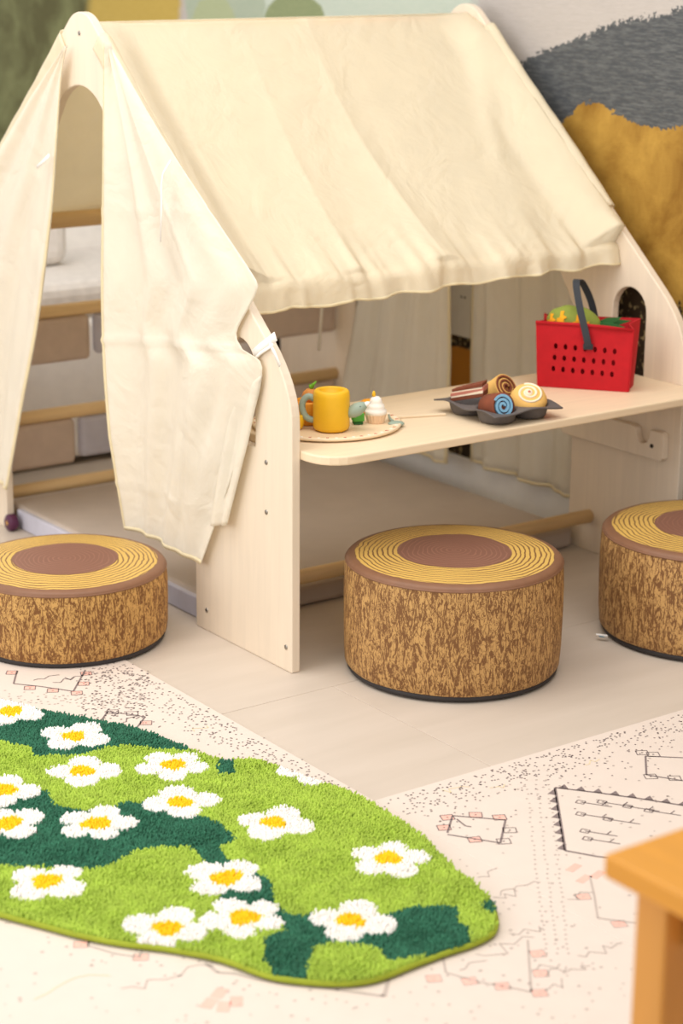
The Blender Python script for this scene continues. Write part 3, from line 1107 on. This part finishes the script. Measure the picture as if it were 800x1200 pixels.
scribble(PR, (575, 928), 5, 0.014, 'ink_tan', 0.010)
scribble(PR, (685, 897), 5, 0.014, 'ink_tan', 0.010)
scribble(PR, (680, 1125), 8, 0.02, 'ink_soft', 0.012)
scribble(PR, (580, 1050), 8, 0.02, 'ink_soft', 0.010)
for k in range(10):
    scribble(PR, (random.uniform(520, 740), random.uniform(1020, 1190)), 6, 0.014, 'ink_soft', 0.012)
PL.build('printed_pattern')
PR.build('printed_pattern')

# ================================================================== FLOWER RUG
ZR = 0.012
rug_px = [(-170, 850), (-110, 812), (-40, 812), (0, 823), (45, 834), (110, 846), (165, 857), (222, 880), (262, 893), (300, 893), (335, 906), (380, 921), (425, 938), (455, 956), (495, 984), (522, 1012), (552, 1036), (574, 1056),
          (581, 1077), (577, 1092), (556, 1104), (520, 1116), (480, 1131), (440, 1146), (400, 1151), (350, 1148), (310, 1141), (260, 1123), (200, 1111), (150, 1105), (100, 1096), (50, 1083), (0, 1070), (-80, 1048), (-160, 1010), (-200, 940)]
rug_w = [tuple(p) for p in smooth_poly([floor_pt(u, v, ZR) for u, v in rug_px], 150, True)]
dark_px = [
    [(-170, 850), (-110, 812), (-40, 812), (0, 820), (45, 830), (110, 842), (165, 853), (226, 882), (187, 882), (150, 876), (124, 880), (112, 885), (81, 890), (37, 889), (36, 878), (13, 876), (0, 872), (-60, 872)],
    [(255, 893), (272, 893), (275, 910), (258, 913), (252, 904)],
    [(-200, 920), (0, 914), (22, 925), (56, 932), (64, 947), (97, 953), (131, 953), (142, 944), (172, 944), (205, 955), (244, 962), (259, 970), (278, 987), (255, 997), (272, 1016), (316, 1033), (322, 1064), (342, 1077), (400, 1072), (451, 1077),
     (486, 1066), (534, 1066), (539, 1086), (553, 1094), (545, 1112), (512, 1121), (456, 1132), (442, 1116), (399, 1109), (368, 1114), (359, 1134), (359, 1152), (325, 1150), (307, 1129), (309, 1103), (337, 1094), (300, 1072), (258, 1063), (250, 1030), (240, 1012), (221, 997), (195, 996), (161, 1001), (139, 1012), (116, 1022), (75, 1022), (0, 1018), (-190, 1000)],
    [(562, 1062), (576, 1058), (583, 1076), (572, 1074)],
]
dark_w = [[floor_pt(u, v, ZR) for u, v in q] for q in dark_px]
flowers_px = [(12, 838, 0.2), (86, 867, 0.5), (96, 908, 1.0), (203, 901, 0.4), (4, 931, 0.9), (8, 970, 0.1), (113, 970, 0.75), (211, 945, 1.2), (320, 969, 0.6), (455, 1011, 0.78), (55, 1038, 1.9), (265, 1034, 0.35), (286, 1081, 1.5), (195, 1093, 2.2), (410, 1084, 0.7), (366, 905, 0.3),
              (-70, 900, 0.4), (-90, 960, 1.1), (-60, 1035, 0.2)]


def in_poly(px, py, poly):
    poly = np.asarray(poly)
    inside = np.zeros(px.shape, bool)
    n = len(poly)
    j = n - 1
    for i in range(n):
        xi, yi = poly[i]
        xj, yj = poly[j]
        c = ((yi > py) != (yj > py)) & (px < (xj - xi) * (py - yi) / (yj - yi + 1e-12) + xi)
        inside ^= c
        j = i
    return inside


rw = np.array(rug_w)
rc = rw.mean(0)
rg = empty('shag_rug', (rc[0], rc[1], 0))
tag(rg, 'green shaggy rug with white daisies on the printed play mats', 'rug')
outline_plate('backing', [[(p[0], p[1]) for p in rug_w]], lambda x, y: (x - rc[0], y - rc[1], ZM + 0.001), Vector((0, 0, 0.007)), 'rug_back', rg)
tube('binding', [(p[0] - rc[0], p[1] - rc[1], ZM + 0.0065) for p in rug_w + rug_w[:1]], 0.0045, 'rug_back', rg, 8)

STEP = 0.0030
gx, gy = np.meshgrid(np.arange(rw[:, 0].min(), rw[:, 0].max(), STEP), np.arange(rw[:, 1].min(), rw[:, 1].max(), STEP))
gx = gx.ravel() + rng.uniform(-.5, .5, gx.size) * STEP
gy = gy.ravel() + rng.uniform(-.5, .5, gy.size) * STEP
keep = in_poly(gx, gy, rw)
gx, gy = gx[keep], gy[keep]
# frayed region borders
jx, jy = gx + rng.normal(0, 0.0012, gx.size), gy + rng.normal(0, 0.0012, gy.size)
region = np.zeros(gx.size, int)
for q in dark_w:
    region[in_poly(jx, jy, q)] = 1
fl_id = np.full(gx.size, -1)
cen = np.zeros(gx.size, bool)
for k, (u, v, ro) in enumerate(flowers_px):
    cx_, cy_ = floor_pt(u, v, ZR)
    dx, dy = jx - cx_, jy - cy_
    r = np.hypot(dx, dy)
    a = np.arctan2(dy, dx) - ro
    npet = 4 if k % 3 else 5
    ca = np.cos(a * npet)
    edge_r = 0.035 + 0.030 * np.abs(np.cos(a * npet / 2)) ** 0.65 + 0.004 * np.cos(a + k)
    inside = r < edge_r
    fl_id[inside] = k
    cen[inside & (np.hypot(dx * (1 + .15 * math.sin(k)), dy) < 0.0228 + 0.002 * np.cos(3 * a))] = True


def pile(name, sel, mat, parent, hgt, off, ln=1.0):
    x, y = gx[sel], gy[sel]
    n = x.size
    if n == 0:
        return
    z0_ = ZM + 0.006
    h = hgt * rng.uniform(0.75, 1.2, n)
    sw = 0.6 * np.sin(x * 37 + y * 21) + 0.5 * np.sin(y * 53 - x * 17)
    la = sw * 1.6 + rng.normal(0, 0.9, n)
    lean = rng.uniform(0.1, 0.55, n) * h * ln
    w = rng.uniform(0.0017, 0.0027, n)
    V = np.zeros((n, 7, 3))
    ph_ = rng.uniform(0, 2 * PI, n)
    for k in range(3):
        a = ph_ + 2 * PI * k / 3
        V[:, k] = np.stack([x + w * np.cos(a) - off[0], y + w * np.sin(a) - off[1], np.full(n, z0_)], 1)
        V[:, 3 + k] = np.stack([x + w * 0.85 * np.cos(a) + lean * 0.75 * np.cos(la) - off[0], y + w * 0.85 * np.sin(a) + lean * 0.75 * np.sin(la) - off[1], z0_ + h * 0.84], 1)
    V[:, 6] = np.stack([x + lean * np.cos(la) - off[0], y + lean * np.sin(la) - off[1], z0_ + h], 1)
    tri = []
    for k in range(3):
        k2 = (k + 1) % 3
        tri += [(k, k2, 3 + k2), (k, 3 + k2, 3 + k), (3 + k, 3 + k2, 6)]
    tri = np.array(tri)
    F = (np.arange(n)[:, None, None] * 7 + tri[None]).reshape(-1, 3)
    me = bpy.data.meshes.new(name)
    me.vertices.add(n * 7)
    me.vertices.foreach_set('co', V.reshape(-1))
    me.loops.add(F.size)
    me.loops.foreach_set('vertex_index', F.reshape(-1).astype(np.int32))
    me.polygons.add(len(F))
    me.polygons.foreach_set('loop_start', np.arange(0, F.size, 3, dtype=np.int32))
    me.update(calc_edges=True)
    o = link(name, me, mat, parent, True)
    o['kind'] = 'stuff'
    return o


pile('dark_green_pile', (region == 1) & (fl_id < 0), 'rug_dark', rg, 0.0105, rc)
pile('lime_green_pile', (region == 0) & (fl_id < 0), 'rug_lime', rg, 0.0115, rc)
for k in range(len(flowers_px)):
    pet = pile('daisy', (fl_id == k) & ~cen, 'rug_white', rg, 0.0125, rc, 0.45)
    if pet is not None:
        c_ = pile('daisy_centre', (fl_id == k) & cen, 'rug_yellow', pet, 0.0130, rc, 0.4)

# ================================================================== HONEY WOOD TABLE
tb = empty('wooden_table', (-0.55, -1.95, 0))
T0 = np.array((-0.55, -1.95))
tag(tb, 'honey-coloured wooden table standing on the printed play mat', 'table')
X0, Y1 = -0.786, -1.713
zb_ = ZM + 0.0005
box('tabletop', (X0 - T0[0], Y1 - 0.48 - T0[1], 0.472), (X0 + 0.48 - T0[0], Y1 - T0[1], 0.50), 'honey', tb, 0.006, 3)
for ax_ in (0.021, 0.40):
    for ay_ in (0.030, 0.40):
        box('leg', (X0 + ax_ - T0[0], Y1 - ay_ - 0.045 - T0[1], zb_), (X0 + ax_ + 0.043 - T0[0], Y1 - ay_ - T0[1], 0.4715), 'honey_z', tb, 0.004, 2)
box('apron', (X0 + 0.045 - T0[0], Y1 - 0.41 - T0[1], 0.41), (X0 + 0.063 - T0[0], Y1 - 0.078 - T0[1], 0.4715), 'honey', tb, 0.002, 1)
box('apron', (X0 + 0.4 + 0.012 - T0[0], Y1 - 0.41 - T0[1], 0.41), (X0 + 0.43 - T0[0], Y1 - 0.078 - T0[1], 0.4715), 'honey', tb, 0.002, 1)
box('apron', (X0 + 0.071 - T0[0], Y1 - 0.068 - T0[1], 0.41), (X0 + 0.407 - T0[0], Y1 - 0.050 - T0[1], 0.4715), 'honey', tb, 0.002, 1)
box('apron', (X0 + 0.071 - T0[0], Y1 - 0.435 - T0[1], 0.41), (X0 + 0.407 - T0[0], Y1 - 0.417 - T0[1], 0.4715), 'honey', tb, 0.002, 1)

# ================================================================== TOYS ON THE COUNTER
def cpos(u, v, dz=0.0):
    return tuple(ray_hit(u, v, 2, ZC + dz)[:2])


RGT = np.array((math.cos(YAW), -math.sin(YAW)))       # toward the photo's right, on the counter
AWY = np.array((math.sin(YAW), math.cos(YAW)))        # away from the photographer

# round plate
pl = empty('toy_plate', (0.157, 0.140, ZC + 0.0003))
pl.location = (0.183, 0.143, ZC + 0.0003)
lathe('plate_body', [(0, 0), (0.134, 0), (0.150, 0.003), (0.152, 0.007), (0.148, 0.009), (0.138, 0.008), (0.128, 0.005), (0, 0.005)], 'plate_toy', pl, 64)
for k in range(52):
    a = 2 * PI * k / 52
    o = box('rim_tick', (0.1405, -0.0025, 0.0078), (0.147, 0.0025, 0.0091), 'white_toy' if k % 2 else 'rose', pl)
    o.rotation_euler = (0, 0, a)
tag(pl, 'round pale wooden toy plate with a ticked rim at the counter corner', 'plate')
PZ = ZC + 0.0057

# yellow teapot
tx, ty = cpos(388, 507)
tp = empty('toy_teapot', (tx, ty, PZ), -YAW)
lathe('pot', [(0, 0), (0.028, 0), (0.0345, 0.004), (0.0365, 0.010), (0.0365, 0.070), (0.035, 0.079), (0.032, 0.082), (0.026, 0.0825), (0.024, 0.080), (0.023, 0.066), (0, 0.065)], 'yellow_toy', tp, 40)
hp = [(-0.033, 0, 0.062), (-0.045, 0, 0.068), (-0.055, 0, 0.060), (-0.058, 0, 0.046), (-0.053, 0, 0.030), (-0.044, 0, 0.022), (-0.034, 0, 0.020)]
tube('handle', smooth_poly(hp, 24), [0.0065] * 25, 'sage_toy', tp, 12)
o = lathe('bird_spout', [(0, -0.022), (0.007, -0.019), (0.0125, -0.008), (0.0135, 0.004), (0.011, 0.014), (0.007, 0.022), (0.0, 0.026)], 'sage_toy', tp, 24)
spm = Matrix.Translation((0.048, -0.006, 0.042)) @ Matrix.Rotation(1.05, 4, 'Y')
o.matrix_local = spm
o2 = lathe('beak', [(0.0055, 0), (0.0045, 0.006), (0.0, 0.014)], 'white_toy', o, 14)
o2.matrix_local = Matrix.Translation((0.0, 0, 0.022))
o3 = lathe('eye', [(0, 0.0018), (0.0018, 0.001), (0.0022, 0)], 'black', o, 10)
o3.matrix_local = Matrix.Translation((-0.003, -0.0095, 0.012)) @ Matrix.Rotation(PI / 2, 4, 'X')
tag(tp, 'yellow toy teapot with a sage handle and bird-head spout', 'teapot')

# orange jug behind with a leafy top
jx_, jy_ = cpos(361, 499)
jg = empty('toy_jug', (jx_, jy_, PZ), -YAW)
lathe('jug_body', [(0, 0), (0.024, 0), (0.029, 0.003), (0.030, 0.008), (0.0295, 0.044), (0.027, 0.048), (0.024, 0.0475), (0.022, 0.040), (0, 0.040)], 'orange_toy', jg, 32)
o = lathe('fruit', [(0, 0.0), (0.014, 0.004), (0.0175, 0.014), (0.015, 0.024), (0.008, 0.030), (0, 0.031)], 'bun_toy', jg, 20)
o.location = (0.004, 0, 0.040)
for k, (dx, dz) in enumerate(((0.010, 0.017), (-0.004, 0.010), (0.003, 0.012))):
    tube('sprout', [(0.006, 0, 0.069), (0.006 + dx * .4, 0.002 * k, 0.069 + dz * 0.6), (0.006 + dx, 0.003 * k, 0.069 + dz)], [0.0030, 0.0034, 0.0012], 'leaf_toy', o.parent, 8)
tag(jg, 'orange toy jug holding a fruit with a green sprout, behind the yellow teapot', 'jug')

# little yellow cup
ux_, uy_ = cpos(347, 506)
cu = empty('toy_cup', (ux_, uy_, PZ), 0)
lathe('cup_body', [(0, 0), (0.010, 0), (0.0145, 0.006), (0.0160, 0.016), (0.0165, 0.030), (0.0150, 0.031), (0.0135, 0.029), (0.012, 0.012), (0, 0.010)], 'yellow_toy', cu, 28)
tag(cu, 'tiny yellow toy cup by the plywood leg', 'cup')

# cupcake
kx, ky = cpos(440, 498)
ck = empty('toy_cupcake', (kx, ky, PZ), 0)
lathe('paper_case', [(0, 0), (0.0165, 0), (0.0215, 0.017), (0.0205, 0.018), (0, 0.018)], 'peach_toy', ck, 72, smooth=False, wob=lambda a, z: 0.035 * math.sin(18 * a))
lathe('icing_swirl', [(0.0205, 0.0175), (0.0225, 0.021), (0.0215, 0.026), (0.0175, 0.029), (0.0180, 0.032), (0.0165, 0.037), (0.0125, 0.040), (0.0125, 0.043), (0.0110, 0.049), (0.0060, 0.053), (0, 0.054)], 'white_toy', ck, 32)
o = lathe('candle_flame', [(0, 0), (0.0030, 0.002), (0.0042, 0.006), (0.0030, 0.011), (0, 0.015)], 'yellow_toy', ck, 14)
o.location = (-0.004, 0.002, 0.051)
tag(ck, 'white swirl toy cupcake with a yellow flame on the toy plate', 'cupcake')

# green cube and bun
bx_, by_ = cpos(419, 500)
gb = empty('toy_vegetable', (bx_, by_, PZ), -YAW + 0.2)
box('green_block', (-0.012, -0.011, 0.006), (0.012, 0.011, 0.024), 'green_toy', gb, 0.003, 2)
box('dark_foot', (-0.010, -0.009, 0.0), (0.010, 0.009, 0.006), 'dgreen_toy', gb, 0.002, 1)
tag(gb, 'green block-shaped toy vegetable under the bird spout', 'toy vegetable')
nx, ny = cpos(432, 487)
bn = empty('toy_bun', (nx, ny, PZ), 0)
lathe('bun_body', [(0, 0), (0.018, 0.0), (0.024, 0.006), (0.0245, 0.014), (0.019, 0.022), (0.010, 0.027), (0, 0.028)], 'bun_toy', bn, 28)
lathe('glaze', [(0.0205, 0.0215), (0.012, 0.0275), (0, 0.0295)], 'orange_toy', bn, 28)
tag(bn, 'orange-brown toy bun behind the white cupcake', 'bun')

# sage spoon and long stick
sx_, sy_ = cpos(464, 500)
sp_ = empty('toy_spoon', (sx_ + 0.0, sy_, ZC + 0.0005), -YAW)
bm = bmesh.new()
bmesh.ops.create_uvsphere(bm, u_segments=20, v_segments=10, radius=1)
for v in bm.verts:
    v.co = Vector((v.co.x * 0.017, v.co.y * 0.013, 0.006 + v.co.z * 0.0055))
from_bm('bowl', bm, 'sage_toy', sp_, True)
o = tube('handle', [(-0.006, 0.010, 0.008), (-0.012, 0.022, 0.010), (-0.014, 0.045, 0.0125)], [0.003, 0.0028, 0.0025], 'sage_toy', sp_, 8)
tag(sp_, 'sage green toy spoon at the edge of the toy plate', 'spoon')
p1, p2 = np.array(cpos(458, 491)), np.array(cpos(522, 487))
st_ = empty('wooden_stick', tuple((p1 + p2) / 2) + (ZC + 0.0004,), math.atan2(*(p2 - p1)[::-1]))
ln = np.linalg.norm(p2 - p1) / 2
box('shaft', (-ln, -0.0035, 0), (ln, 0.0035, 0.005), 'ply_y', st_, 0.001, 1)
o = lathe('tip', [(0, 0), (0.0036, 0.001), (0.0036, 0.004), (0, 0.006)], 'peach_toy', st_, 12)
o.location = (-ln, 0, 0)
tag(st_, 'thin pale wooden stick between the cupcake and the pan', 'stick')

# ------------------------------------------------------------------ pastry pan
PA, PB = cpos(519, 463, 0.028), cpos(583, 485, 0.028)
pc = np.array((0.527, 0.018))
pa = math.atan2(-0.66, 0.75)
pan = empty('pastry_pan', (pc[0], pc[1], ZC), 0.0)
PW, PD = 0.090, 0.099
cups = [(-0.042, -0.046), (0.042, -0.046), (-0.040, 0.046), (0.044, 0.046)]


def pan_pt(u, v):
    x, y = (u - 0.5) * 2 * PW, (v - 0.5) * 2 * PD
    z = 0.027 + 0.003 * math.sin(x * 48 + 1) * (abs(y) / PD) ** 3 - 0.004 * math.cos(y * 56) * (abs(x) / PW) ** 4
    for cx_, cy_ in cups:
        d = math.hypot(x - cx_, (y - cy_) * 0.95)
        k = max(0, min(1, (0.041 - d) / 0.009))
        k = k * k * (3 - 2 * k)
        z = z * (1 - k) + 0.0035 * k
    return (x, y, z)


cloth('pan_sheet', pan_pt, 64, 48, 'pan', pan, 0.003)
tag(pan, 'charcoal pastry pan with four cups on the counter', 'baking pan')
PM = Matrix.Translation((pc[0], pc[1], ZC)) @ Matrix.Rotation(0.0, 4, 'Z')


def spiral_strip(name, r0_, r1_, turns, half, w, mat, parent, phase=0.0, n=90):
    """a rolled felt strip: spiral in xy, extruded along z, with thickness w"""
    v, f = [], []
    for i in range(n + 1):
        t = i / n
        a = phase + turns * 2 * PI * t
        r = r0_ + (r1_ - r0_) * t
        for rr in (r - w / 2, r + w / 2):
            for z in (-half, half):
                v.append((rr * math.cos(a), rr * math.sin(a), z))
    for i in range(n):
        a, b = 4 * i, 4 * i + 4
        f += [(a, a + 1, b + 1, b), (a + 2, b + 2, b + 3, a + 3), (a, b, b + 2, a + 2), (a + 1, a + 3, b + 3, b + 1)]
    f += [(0, 2, 3, 1), (4 * n, 4 * n + 1, 4 * n + 3, 4 * n + 2)]
    return pyd(name, v, f, mat, parent, False)


def pastry(name, cup, label, tilt, zoff, az=0.0):
    e = empty(name)
    p = PM @ Vector((cups[cup][0], cups[cup][1], zoff))
    e.matrix_world = Matrix.Translation(p) @ Matrix.Rotation(az, 4, 'Z') @ Matrix.Rotation(tilt, 4, 'X')
    tag(e, label, 'toy pastry')
    return e


# swirl bun (right, front)
e = pastry('toy_swirl_bun', 1, 'butter-yellow toy bun with a white icing swirl in the pan', 0.62, 0.036, -YAW)
lathe('bun_body', [(0, -0.028), (0.025, -0.026), (0.036, -0.013), (0.0385, 0.0), (0.034, 0.012), (0.022, 0.0195), (0, 0.021)], 'butter', e, 36)
pts = []
for i in range(80):
    t = i / 79
    a = t * 2 * PI * 2.3
    r = 0.004 + 0.024 * t
    pts.append((r * math.cos(a), r * math.sin(a), 0.0215 - 6.5 * r * r))
tube('icing_swirl', pts, 0.0026, 'cream_felt', e, 8)
o = lathe('icing_top', [(0.008, 0.019), (0.006, 0.0235), (0, 0.025)], 'cream_felt', e, 16)
o = lathe('sugar_dot', [(0.0035, 0.024), (0.002, 0.0262), (0, 0.0265)], 'rose', e, 10)

# blue swirl roll (front)
e = pastry('toy_blue_roll', 0, 'chocolate toy roll with a sky-blue swirl face in the pan', 1.30, 0.031, -YAW + 0.55)
lathe('outer_wrap', [(0.024, -0.028), (0.0285, -0.026), (0.0285, 0.022), (0.024, 0.024)], 'choc', e, 32)
spiral_strip('blue_swirl', 0.004, 0.0235, 2.4, 0.024, 0.0052, 'blue_felt', e)
lathe('swirl_core', [(0, -0.026), (0.0265, -0.026), (0.0265, 0.0185), (0, 0.0185)], 'choc', e, 32)
# brown and rose slice (left)
e = pastry('toy_layer_slice', 2, 'brown and rose layered toy cake slice in the pan', 0.0, 0.024, -YAW - 0.30)
for k, (za, zb2, m, w2) in enumerate(((0.0, 0.007, 'choc', 0.037), (0.0072, 0.0105, 'cream_felt', 0.036), (0.0107, 0.017, 'rose', 0.037), (0.0172, 0.0195, 'cream_felt', 0.034), (0.0197, 0.0255, 'choc', 0.034))):
    bm = bmesh.new()
    ring = [(-w2, -0.012), (w2 * 0.95, -0.019), (w2, 0.015), (-w2 * 0.8, 0.006)]
    lo_ = [bm.verts.new((x, y, za + (x + 0.036) * 0.24)) for x, y in ring]
    hi_ = [bm.verts.new((x, y, zb2 + (x + 0.036) * 0.30)) for x, y in ring]
    bm.faces.new(lo_[::-1])
    bm.faces.new(hi_)
    for i in range(4):
        bm.faces.new((lo_[i], lo_[(i + 1) % 4], hi_[(i + 1) % 4], hi_[i]))
    bmesh.ops.bevel(bm, geom=bm.edges[:], offset=0.0008, segments=1, affect='EDGES')
    from_bm('layer', bm, m, e)
# striped roll (back)
e = pastry('toy_striped_roll', 3, 'butter and chocolate striped toy roll at the back of the pan', 0.95, 0.036, -YAW + 0.75)
spiral_strip('butter_strip', 0.006, 0.030, 2.6, 0.022, 0.0050, 'butter', e)
spiral_strip('chocolate_strip', 0.0035, 0.0275, 2.6, 0.0235, 0.0040, 'choc', e)
lathe('roll_core', [(0, -0.016), (0.026, -0.016), (0.026, 0.014), (0, 0.014)], 'butter', e, 28)
tube('roll_end_flap', [(0.030, 0.0, 0.0), (0.034, 0.010, 0.0), (0.030, 0.020, 0.0)], 0.004, 'choc', e, 8)

# ------------------------------------------------------------------ red basket
bl, br = np.array(cpos(629, 453)), np.array(cpos(735, 460))
ang = math.atan2(*(br - bl)[::-1])
bw = np.linalg.norm(br - bl)
dirv = (br - bl) / bw
dep = np.array((-dirv[1], dirv[0]))
bc = (bl + br) / 2
bk = empty('toy_basket', (bc[0], bc[1], ZC + 0.0005), ang)
tag(bk, 'red felt toy shopping basket with punched holes and a charcoal handle', 'basket')
HB, DB, DT, TW2 = 0.146, 0.070, 0.094, bw / 2 + 0.006
BW2 = bw / 2
lean_f = -0.008


def front_map(x, z):
    return (x, lean_f * z / HB + 0.003 * math.sin(x * 30) * z / HB, z)


loop = [(-BW2, 0), (0, -0.0), (BW2, 0), (TW2, HB * 0.96), (0.05, HB * 0.985), (0, HB), (-TW2, HB * 1.0)]
holes = []
for r_i in range(3):
    for c_i in range(7):
        hx = -0.064 + c_i * 0.0213 + 0.002 * r_i
        hz = 0.040 + r_i * 0.0255 - 0.002 * (c_i - 3) * 0.4
        holes.append([(hx + 0.0042 * math.cos(a), hz + 0.0066 * math.sin(a)) for a in np.linspace(0, 2 * PI, 13)[:-1]])
outline_plate('front_wall', [loop] + holes, front_map, Vector((0, 0.003, 0)), 'red_felt', bk)


def slab(name, a, b, c, d, t, mat, parent):
    P = [Vector(p) for p in (a, b, c, d)]
    n = (P[1] - P[0]).cross(P[3] - P[0]).normalized() * t
    bm = bmesh.new()
    lo_ = [bm.verts.new(p) for p in P]
    hi_ = [bm.verts.new(p + n) for p in P]
    bm.faces.new(lo_[::-1])
    bm.faces.new(hi_)
    for i in range(4):
        bm.faces.new((lo_[i], lo_[(i + 1) % 4], hi_[(i + 1) % 4], hi_[i]))
    return from_bm(name, bm, mat, parent)


YB0, YB1 = DB, DT
slab('back_wall', (-BW2, YB0, 0), (BW2, YB0, 0), (TW2, YB1, HB), (-TW2, YB1, HB * 0.98), 0.003, 'red_felt', bk)
for sg in (-1, 1):
    # gusseted side wall: two slabs meeting at an inward crease
    m0, m1 = (sg * (BW2 - 0.002), YB0 * 0.5, 0), (sg * (TW2 - 0.016), (YB1 + lean_f) / 2, HB * 0.97)
    slab('side_wall', (sg * BW2, 0.002, 0), m0, m1, (sg * TW2, lean_f, HB * (0.96 if sg > 0 else 1.0)), 0.003, 'red_felt', bk)
    slab('side_wall', m0, (sg * BW2, YB0, 0), (sg * TW2, YB1, HB), m1, 0.003, 'red_felt', bk)
slab('bottom', (-BW2, 0, 0), (BW2, 0, 0), (BW2, YB0, 0), (-BW2, YB0, 0), 0.003, 'red_felt', bk)
ribbon('rim_welt', [(-TW2, lean_f - 0.0012, HB * 0.985), (0, lean_f - 0.0012, HB * 0.985), (TW2, lean_f - 0.0012, HB * 0.945)], 0.007, 'red_felt', bk, (0, 0, 0), (0, 1, 0), 0.002)
hpts = smooth_poly([(0.012, lean_f - 0.006, 0.098), (0.006, lean_f - 0.007, 0.125), (-0.010, -0.004, 0.175), (-0.024, 0.018, 0.222), (-0.026, 0.040, 0.232), (-0.018, 0.064, 0.222), (-0.002, 0.088, 0.180), (0.008, YB1 + 0.004, 0.135), (0.010, YB1 + 0.004, 0.11)], 64)
v, f = [], []
fr = frames(hpts)
for (p, d, n, b) in fr:
    side = Vector((1, 0, 0)) - d * d.x
    side.normalize()
    n2 = d.cross(side)
    for (a, c) in ((-1, -1), (1, -1), (1, 1), (-1, 1)):
        v.append(p + side * a * 0.0075 + n2 * c * 0.0016)
for i in range(len(hpts) - 1):
    for k in range(4):
        f.append((4 * i + k, 4 * i + (k + 1) % 4, 4 * i + 4 + (k + 1) % 4, 4 * i + 4 + k))
f += [(3, 2, 1, 0), tuple(4 * (len(hpts) - 1) + k for k in range(4))]
hd = pyd('handle', v, f, 'strap', bk)
box('handle_end', (0.000, lean_f * .7 - 0.0075, 0.090), (0.022, lean_f * .7 - 0.0012, 0.104), 'strap', hd, 0.003, 2)

# plush pineapple in the basket
bmw = Matrix.Translation((bc[0], bc[1], ZC)) @ Matrix.Rotation(ang, 4, 'Z')
pp = empty('plush_pineapple')
pp.matrix_world = bmw @ Matrix.Translation((-0.030, 0.040, 0.139)) @ Matrix.Rotation(0.10, 4, 'Y')
bm = bmesh.new()
bmesh.ops.create_uvsphere(bm, u_segments=32, v_segments=20, radius=1)
for vtx in bm.verts:
    k = 1 + 0.03 * math.sin(9 * vtx.co.x + 5 * vtx.co.z)
    vtx.co = Vector((vtx.co.x * 0.060, vtx.co.y * 0.030 * k, vtx.co.z * 0.037 * k))
body = from_bm('plush_body', bm, 'melon', pp, True)
bolt = [(-0.010, -0.014), (0.004, -0.010), (0.010, -0.016), (0.006, 0.000), (0.013, 0.004), (0.002, 0.008), (0.004, 0.016), (-0.005, 0.014), (-0.004, 0.002), (-0.012, -0.002)]
for (ox, oz) in ((-0.024, 0.010), (0.012, 0.008), (0.034, -0.004), (-0.047, 0.000)):
    lo_ = []
    for (x, z) in bolt:
        X, Z = ox + x * 0.9, oz + z
        k = max(0.02, 1 - (X / 0.060) ** 2 - (Z / 0.037) ** 2)
        lo_.append((X, -0.031 * math.sqrt(k) - 0.0012, Z))
    bm = bmesh.new()
    bm.faces.new([bm.verts.new(p) for p in lo_])
    r = bmesh.ops.extrude_face_region(bm, geom=bm.faces[:])
    bmesh.ops.translate(bm, verts=[g for g in r['geom'] if isinstance(g, bmesh.types.BMVert)], vec=(0, 0.004, 0))
    bmesh.ops.triangulate(bm, faces=bm.faces[:])
    from_bm('felt_patch', bm, 'orange_felt', body)
for k in range(7):
    a = -1.1 + 2.2 * k / 6
    ln_ = 0.062 + 0.014 * math.sin(k * 2.1)
    d = Vector((math.cos(a * 0.55), 0.35 * math.sin(k * 1.9), math.sin(a * 0.45) * 0.7 + 0.12)).normalized()
    s0 = Vector((0.052, 0, 0.002))
    w_ = d.cross(Vector((0, 1, 0))).normalized() * 0.009
    pts = [s0 - w_ * .7, s0 + d * ln_ * .45 - w_, s0 + d * ln_, s0 + d * ln_ * .45 + w_, s0 + w_ * .7]
    bm = bmesh.new()
    off = Vector((0, -0.006 + 0.002 * k, 0))
    bm.faces.new([bm.verts.new(p + off) for p in pts])
    r = bmesh.ops.extrude_face_region(bm, geom=bm.faces[:])
    bmesh.ops.translate(bm, verts=[g for g in r['geom'] if isinstance(g, bmesh.types.BMVert)], vec=(0, 0.0018, 0))
    from_bm('leaf', bm, 'dgreen_toy', pp)
tag(pp, 'olive green plush pineapple with orange patches in the red basket', 'plush toy')
